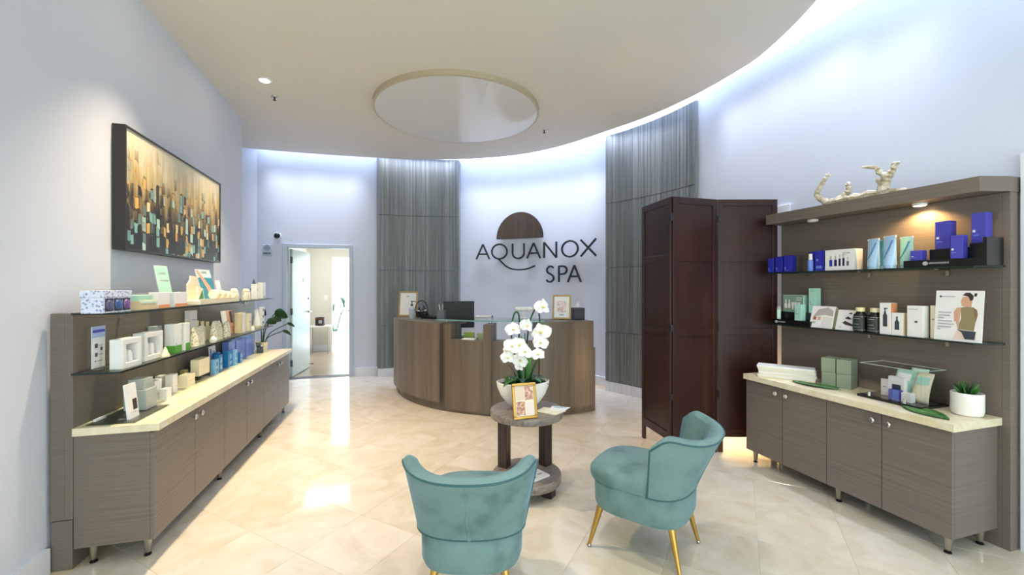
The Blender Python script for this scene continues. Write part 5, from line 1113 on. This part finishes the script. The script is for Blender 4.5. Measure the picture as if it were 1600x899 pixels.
tent('white die-cut brochure with dark openings left of the black bottles', 2.15, 3.11, 0.12, 0.145, [([(0.3, 0.35), (0.45, 0.45), (0.85, 0.3), (0.9, 0.2), (0.5, 0.25)], M_hair), ([(0.4, 0.58), (0.55, 0.68), (0.8, 0.55), (0.6, 0.52)], M_hair), ([(0.55, 0.8), (0.68, 0.88), (0.78, 0.8)], M_hair), (sq(0.2, 0.3, 0.1, 0.16), M_silver)], 6)
for k, y in enumerate((2.052, 1.962)):
    t = thing('supplement_bottle', ['black bottle with gold lid, left of two on the lower right shelf', 'black bottle with gold lid, right of two beside the pump-bottle carton'][k], 'bottle', (3.085, y, ZB_), RA, 'black bottles with gold lids')
    MB().lathe([(0.036, 0), (0.040, 0.005), (0.040, 0.10), (0.036, 0.115), (0.023, 0.127), (0.023, 0.135)], 28).build('bottle', mat('black_green_glass', '#10160f', 0.12), t, smooth=True)
    MB().lathe([(0.026, 0.1355), (0.026, 0.16), (0.024, 0.162)], 24).build('lid', M_ltgold, t, smooth=True)
    mb = MB(); mb.grid(lambda u, v: (0.0406 * sin(R(-70 + 140 * u)), -0.0406 * cos(R(-70 + 140 * u)), 0.015 + 0.08 * v), 12, 1); mb.build('label_band', mat('dark_green_label', '#27332c', 0.5), t, flip=False)
    mb = MB()
    for z0, z1, aw in ((0.102, 0.104, 80), (0.012, 0.014, 80), (0.088, 0.091, 28), (0.05, 0.053, 22), (0.03, 0.032, 30)): mb.grid(lambda u, v: (0.0411 * sin(R(-aw + 2 * aw * u)), -0.0411 * cos(R(-aw + 2 * aw * u)), z0 + (z1 - z0) * v), 10, 1)
    mb.build('label_print', M_lightink, t, flip=False)
def picbox(label, ya, yb, xf, dep, h, side, pump):
    t = thing('carton', label, 'box', (xf + dep / 2, (ya + yb) / 2, ZB_), RA, 'bottle-print cartons'); w = ya - yb
    MB().box(-w / 2, w / 2, -dep / 2, dep / 2, 0, h).build('carton', M_white, t, bevel=0.0015); MB().box(w / 2 + 0.0003, w / 2 + 0.001, -dep / 2 + 0.002, dep / 2 - 0.001, 0.002, h - 0.002).build('side_print', side, t)
    s = h; mb = MB(); a = 0.15 * w
    mb.plate([(-a * 1.3, 0.25 * s), (a * 1.3, 0.25 * s), (a * 1.3, 0.6 * s), (a * 0.5, 0.68 * s), (a * 0.5, 0.74 * s), (-a * 0.5, 0.74 * s), (-a * 0.5, 0.68 * s), (-a * 1.3, 0.6 * s)], -dep / 2 - 0.001, -dep / 2 - 0.0003)
    if pump: mb.plate([(-a * 0.3, 0.75 * s), (a * 0.3, 0.75 * s), (a * 0.3, 0.80 * s), (a * 1.6, 0.82 * s), (a * 1.6, 0.84 * s), (-a * 0.9, 0.84 * s), (-a * 0.3, 0.80 * s)], -dep / 2 - 0.001, -dep / 2 - 0.0003)
    else: mb.plate([(-a * 0.5, 0.75 * s), (a * 0.5, 0.75 * s), (a * 0.4, 0.84 * s), (-a * 0.4, 0.84 * s)], -dep / 2 - 0.001, -dep / 2 - 0.0003)
    mb.build('bottle_print', M_slate, t)
picbox('tall white carton printed with a dark pump bottle', 1.914, 1.852, 3.05, 0.06, 0.20, M_orange, True)
picbox('short white carton printed with a small dark bottle', 1.849, 1.787, 3.05, 0.045, 0.14, M_beige, False)
rbox('carton', 'white carton with a small oval emblem left of the poster sign', 'box', 1.768, 1.690, 3.055, 0.055, 0.188, ZB_, M_white, [(0.5, 0.68, 0.46, 0.52, M_slate), (0.1, 0.7, 0.88, 0.9, M_lightink)], GB)
rbox('carton', 'cream-white carton half hidden behind the poster sign', 'box', 1.678, 1.610, 3.10, 0.05, 0.192, ZB_, M_cream, [(0.1, 0.3, 0.55, 0.6, M_lightink), (0.45, 0.65, 0.55, 0.6, M_lightink)], GB)
# poster sign with a figure seen from behind
t = thing('poster_sign', 'white poster sign of a woman seen from behind on the lower right shelf', 'sign', (3.058, 1.535, ZB_), RA)
w, h = 0.205, 0.282
MB().box(-w / 2, w / 2, -0.003, 0.003, 0.0, h).xf(Matrix.Rotation(R(-5), 4, 'X')).build('board', M_white, t)
MB().plate([(-w / 2, 0), (w / 2, 0), (w / 2, 0.004), (-w / 2, 0.004)], 0.004, 0.06).build('foot', M_acr, t)
fig = [([(0.42, 0.04), (0.47, 0.16), (0.50, 0.23), (0.85, 0.22), (0.90, 0.05)], mat('pale_skin_print', '#e6cdbf', 0.5)), ([(0.57, 0.45), (0.55, 0.66), (0.62, 0.68), (0.80, 0.68), (0.88, 0.63), (0.87, 0.45), (0.84, 0.22), (0.52, 0.24), (0.53, 0.34)], M_skin2),
       ([(0.41, 0.58), (0.47, 0.66), (0.56, 0.67), (0.54, 0.45), (0.51, 0.24), (0.46, 0.40), (0.43, 0.38)], M_skin), ([(0.80, 0.67), (0.88, 0.63), (0.90, 0.54), (0.87, 0.40), (0.84, 0.5)], mat('brown_skin_print', '#8f6a55', 0.5)),
       ([(0.57, 0.70), (0.55, 0.79), (0.58, 0.88), (0.70, 0.88), (0.78, 0.80), (0.76, 0.68), (0.66, 0.68)], M_skin), ([(0.58, 0.91), (0.64, 0.96), (0.73, 0.96), (0.80, 0.90), (0.79, 0.82), (0.74, 0.80), (0.70, 0.88), (0.64, 0.90)], M_hair), ([(0.81, 0.89), (0.86, 0.89), (0.87, 0.95), (0.82, 0.95)], M_hair),
       ([(0.50, 0.24), (0.60, 0.22), (0.88, 0.21), (0.86, 0.05), (0.67, 0.05), (0.60, 0.17)], M_slate), ([(0.08, 0.88), (0.11, 0.86), (0.15, 0.88), (0.11, 0.90)], M_slate), (sq(0.16, 0.42, 0.873, 0.888), M_lightink)]
for k, z in enumerate((0.56, 0.50, 0.45, 0.39, 0.33, 0.27, 0.22)): fig.append((sq(0.08, (0.36, 0.33, 0.2, 0.38, 0.43, 0.37, 0.15)[k], z - 0.009, z + 0.009), M_lightink))
mb = MB(); ms = []
for k, (pts, mm) in enumerate(fig):
    if mm not in ms: ms.append(mm)
    mb.plate([(-w / 2 + a * w, b * h) for a, b in pts], -0.0036 - 0.0002 * (k + 1), -0.0032, ms.index(mm))
mb.xf(Matrix.Rotation(R(-5), 4, 'X')).build('poster_print', ms, t)
# --- right countertop
ZK = 0.707
ca, sa = cos(R(-52.8)), sin(R(-52.8))
for k in range(4):
    rz = R(-52.8 + (-2, 1.5, -1, 0)[k]); cx, cy = 2.805 + 0.19 * ca + 0.06 * 0.797, 2.615 + 0.19 * sa + 0.06 * 0.605
    t = thing('flat_box', ['long white flat box, bottom of the stack on the right countertop', 'long white flat box, second from the bottom of the stack', 'long white flat box, third from the bottom of the stack', 'long white flat box, topmost of the stack'][k], 'box', (cx + (-0.004, 0.004, 0.0, -0.012)[k], cy, ZK + 0.024 * k), rz, 'stacked long white boxes')
    MB().box(-0.183, 0.183, -0.058, 0.058, 0, 0.010).build('tray', M_cream, t); MB().box(-0.186, 0.186, -0.061, 0.061, 0.0102, 0.0235).build('lid', M_white, t, bevel=0.001)
for k, (dx, z) in enumerate(((0.043, 0), (0.132, 0), (0.040, 1), (0.132, 1))):
    rz = R(-72.9); c_, s_ = cos(rz), sin(rz); px = 3.007 + dx * c_ - 0.065 * s_; py = 2.261 + dx * s_ + 0.065 * c_
    box('carton', ['sage green carton on the right countertop, lower left of four', 'sage green carton, lower right of four', 'sage green carton, upper left of four', 'sage green carton, upper right of four'][k], 'box', (px, py, ZK + z * 0.0995), rz, 0.085, 0.125, 0.099, M_sage, (), 'sage green cartons', bevel=0.003)
def bigleaf(label, p, q, Wd):
    L = math.dist(p, q); a = atan2(q[1] - p[1], q[0] - p[0]) - pi / 2
    t = thing('loose_leaf', label, 'leaf', (p[0], p[1], ZK), a, 'large green leaves on the right countertop')
    def fn(u, v):
        x = (u - 0.5) * 2; wv = Wd * sin(pi * min(1, v * 0.95 + 0.05)) ** 0.75 if v < 1 else 0.001
        return (x * wv, L * v, 0.004 + 0.006 * abs(x) + 0.003 * sin(v * 6 + x))
    MB().grid(fn, 8, 14).build('blade', M_leaf, t, smooth=True, flip=False).modifiers.new('s', 'SOLIDIFY').thickness = 0.002
    MB().tube([(0, -0.02, 0.006), (0, L * 0.5, 0.0055), (0, L * 0.97, 0.006)], [0.003, 0.0022, 0.001], 6).build('midrib', M_sage, t)
bigleaf('large green leaf lying flat in front of the sage cartons', (2.975, 2.12), (2.905, 2.40), 0.062)
bigleaf('large green leaf lying under the edge of the acrylic case near the white pot', (2.945, 1.72), (2.865, 1.47), 0.062)
t = thing('acrylic_case', 'clear acrylic display case on a black base on the right countertop', 'display case', (3.065, 1.805, ZK), RA)
MB().box(-0.172, 0.172, -0.125, 0.115, 0.0, 0.016).build('base', M_black, t, bevel=0.002)
mb = MB().box(-0.165, 0.165, 0.100, 0.104, 0.0165, 0.215).box(-0.165, -0.161, -0.11, 0.0995, 0.0165, 0.215).box(0.161, 0.165, -0.11, 0.0995, 0.0165, 0.215).box(-0.165, 0.165, -0.114, -0.1105, 0.0165, 0.215); mb.build('cover', M_acr, t)
for bx_ in ((-0.165, 0.165, 0.0985, 0.1045), (-0.166, -0.161, -0.11, 0.098), (0.161, 0.166, -0.11, 0.098), (-0.165, 0.165, -0.1145, -0.1105)): MB().box(*bx_, 0.2155, 0.219).build('cover_edge', mat('pale_acrylic_edge', '#aeb6b4', 0.2), t)
for x in (-0.10, 0.09): MB().lathe([(0.008, 0.0165), (0.008, 0.045)], 12, c=(x, -0.121, 0)).build('standoff', M_chrome, t, smooth=True)
def inbox(name, label, cat, x, y, w, d, h, mtl, prints=(), turn=0, z=0.0): return box(name, label, cat, (3.065 + y, 1.805 - x, ZK + 0.0165 + z), RA + R(turn), w, d, h, mtl, prints, 'samples in the acrylic case')
inbox('carton', 'white sample carton with a slate photo inside the acrylic case', 'box', 0.0, -0.03, 0.085, 0.03, 0.135, M_white, [(0.25, 0.8, 0.25, 0.66, M_slate), (0.25, 0.8, 0.0, 0.42, M_violet)])
inbox('carton', 'violet sample box at the front of the acrylic case', 'box', 0.012, -0.07, 0.055, 0.035, 0.062, M_violet, [(0.35, 1, 0, 1, M_lav)])
inbox('carton', 'white tilted sample card at the left of the acrylic case', 'box', -0.075, -0.01, 0.05, 0.012, 0.105, M_white, [(0.2, 0.5, 0.5, 0.56, M_lav)], turn=15)
inbox('carton', 'low white sample box at the right front of the acrylic case', 'box', 0.072, -0.06, 0.05, 0.04, 0.055, M_white)
def sachet(label, x, y, w, h, mtl, pm, tilt):
    t = thing('sachet', label, 'sachet', (3.065 + y, 1.805 - x, ZK + 0.0165), RA + R(tilt), 'samples in the acrylic case')
    def fn(u, v): return ((u - 0.5) * w * (1 - 0.12 * v), 0.06 * (v ** 1.5) - 0.012 * sin(pi * u) * sin(pi * v), h * v)
    MB().grid(fn, 8, 8).build('packet', mtl, t, smooth=True, flip=False).modifiers.new('s', 'SOLIDIFY').thickness = 0.003
    def f2(u, v): a = fn(0.12 + 0.76 * u, 0.62 + 0.25 * v); return (a[0], a[1] - 0.0035, a[2])
    MB().grid(f2, 6, 3).build('print', pm, t, smooth=True, flip=False)
sachet('mint sachet at the back left inside the acrylic case', -0.005, 0.005, 0.10, 0.175, M_mint, M_white, 4)
sachet('cream sachet with a mint band at the back right inside the acrylic case', 0.10, -0.015, 0.095, 0.175, M_cream, M_mint, -4)
sachet('pale mint sachet between the other two inside the acrylic case', 0.055, 0.02, 0.10, 0.19, M_mintw, M_mint, 0)
t = thing('potted_succulent', 'round white pot with a spiky green succulent on the right countertop', 'plant', (3.085, 1.505, ZK))
MB().lathe([(0.052, 0), (0.062, 0.008), (0.067, 0.03), (0.067, 0.122), (0.064, 0.125), (0.061, 0.122), (0.059, 0.09)], 44).build('pot', M_white_g, t, smooth=True)
MB().lathe([(0.060, 0.09), (0.060, 0.108), (0.02, 0.114)], 30).build('soil', M_soil, t, smooth=True)
for i in range(20):
    a = 2 * pi * i * 0.382; e = 0.5 + 0.75 * (i / 20); L = 0.085; r_ = 0.012
    tip = (cos(a) * L * cos(e) * 0.8, sin(a) * L * cos(e) * 0.8, 0.112 + L * sin(e)); mid = (tip[0] * 0.6, tip[1] * 0.6, 0.112 + L * sin(e) * 0.45)
    MB().tube([(cos(a) * r_ * 0.5, sin(a) * r_ * 0.5, 0.108), mid, tip], [0.009, 0.009, 0.001], 6, flat=0.45).build('leaf', M_leaf if i % 3 else M_leaf_d, t, smooth=True)
# driftwood on the canopy
mb = MB()
def br(P, r, dx=0.0): 
    Q = [(3.12 + dx * k / max(1, len(P) - 1) + 0.008 * sin(7 * k + len(P)), p[0], p[1]) for k, p in enumerate(P)]; k = len(Q)
    rr = [r[0] + (r[1] - r[0]) * i / (k - 1) for i in range(k)]; Q2 = spline(Q, 3); n = len(Q2)
    mb.tube(Q2, [(r[0] + (r[1] - r[0]) * i / (n - 1)) * 1.25 * (1 + 0.25 * sin(3.3 * i + k)) for i in range(n)], 9)
br([(2.25, 2.024), (2.295, 2.03), (2.345, 2.07), (2.366, 2.11), (2.345, 2.14), (2.318, 2.176), (2.285, 2.22), (2.268, 2.232)], (0.020, 0.009), -0.03)
br([(2.285, 2.024), (2.239, 2.04), (2.186, 2.065), (2.164, 2.098), (2.170, 2.135), (2.156, 2.146)], (0.020, 0.010), 0.02)
br([(2.30, 2.027), (2.177, 2.03), (2.072, 2.030), (1.93, 2.032)], (0.018, 0.024))
br([(1.93, 2.03), (1.937, 2.068), (1.919, 2.112), (1.895, 2.145), (1.872, 2.176), (1.842, 2.205)], (0.032, 0.006), -0.01)
br([(1.933, 2.08), (1.955, 2.108), (1.978, 2.122)], (0.018, 0.010), 0.01)
br([(1.912, 2.125), (1.948, 2.165), (1.960, 2.197), (2.036, 2.218)], (0.017, 0.006), -0.04)
br([(1.897, 2.141), (1.880, 2.18), (1.882, 2.212)], (0.014, 0.012), 0.02)
br([(1.96, 2.03), (1.88, 2.024), (1.80, 2.018)], (0.022, 0.010))
o = mb.build('driftwood', M_wood_b, None, smooth=True); tag(o, 'bleached twisted driftwood branch lying on top of the right canopy', 'driftwood')
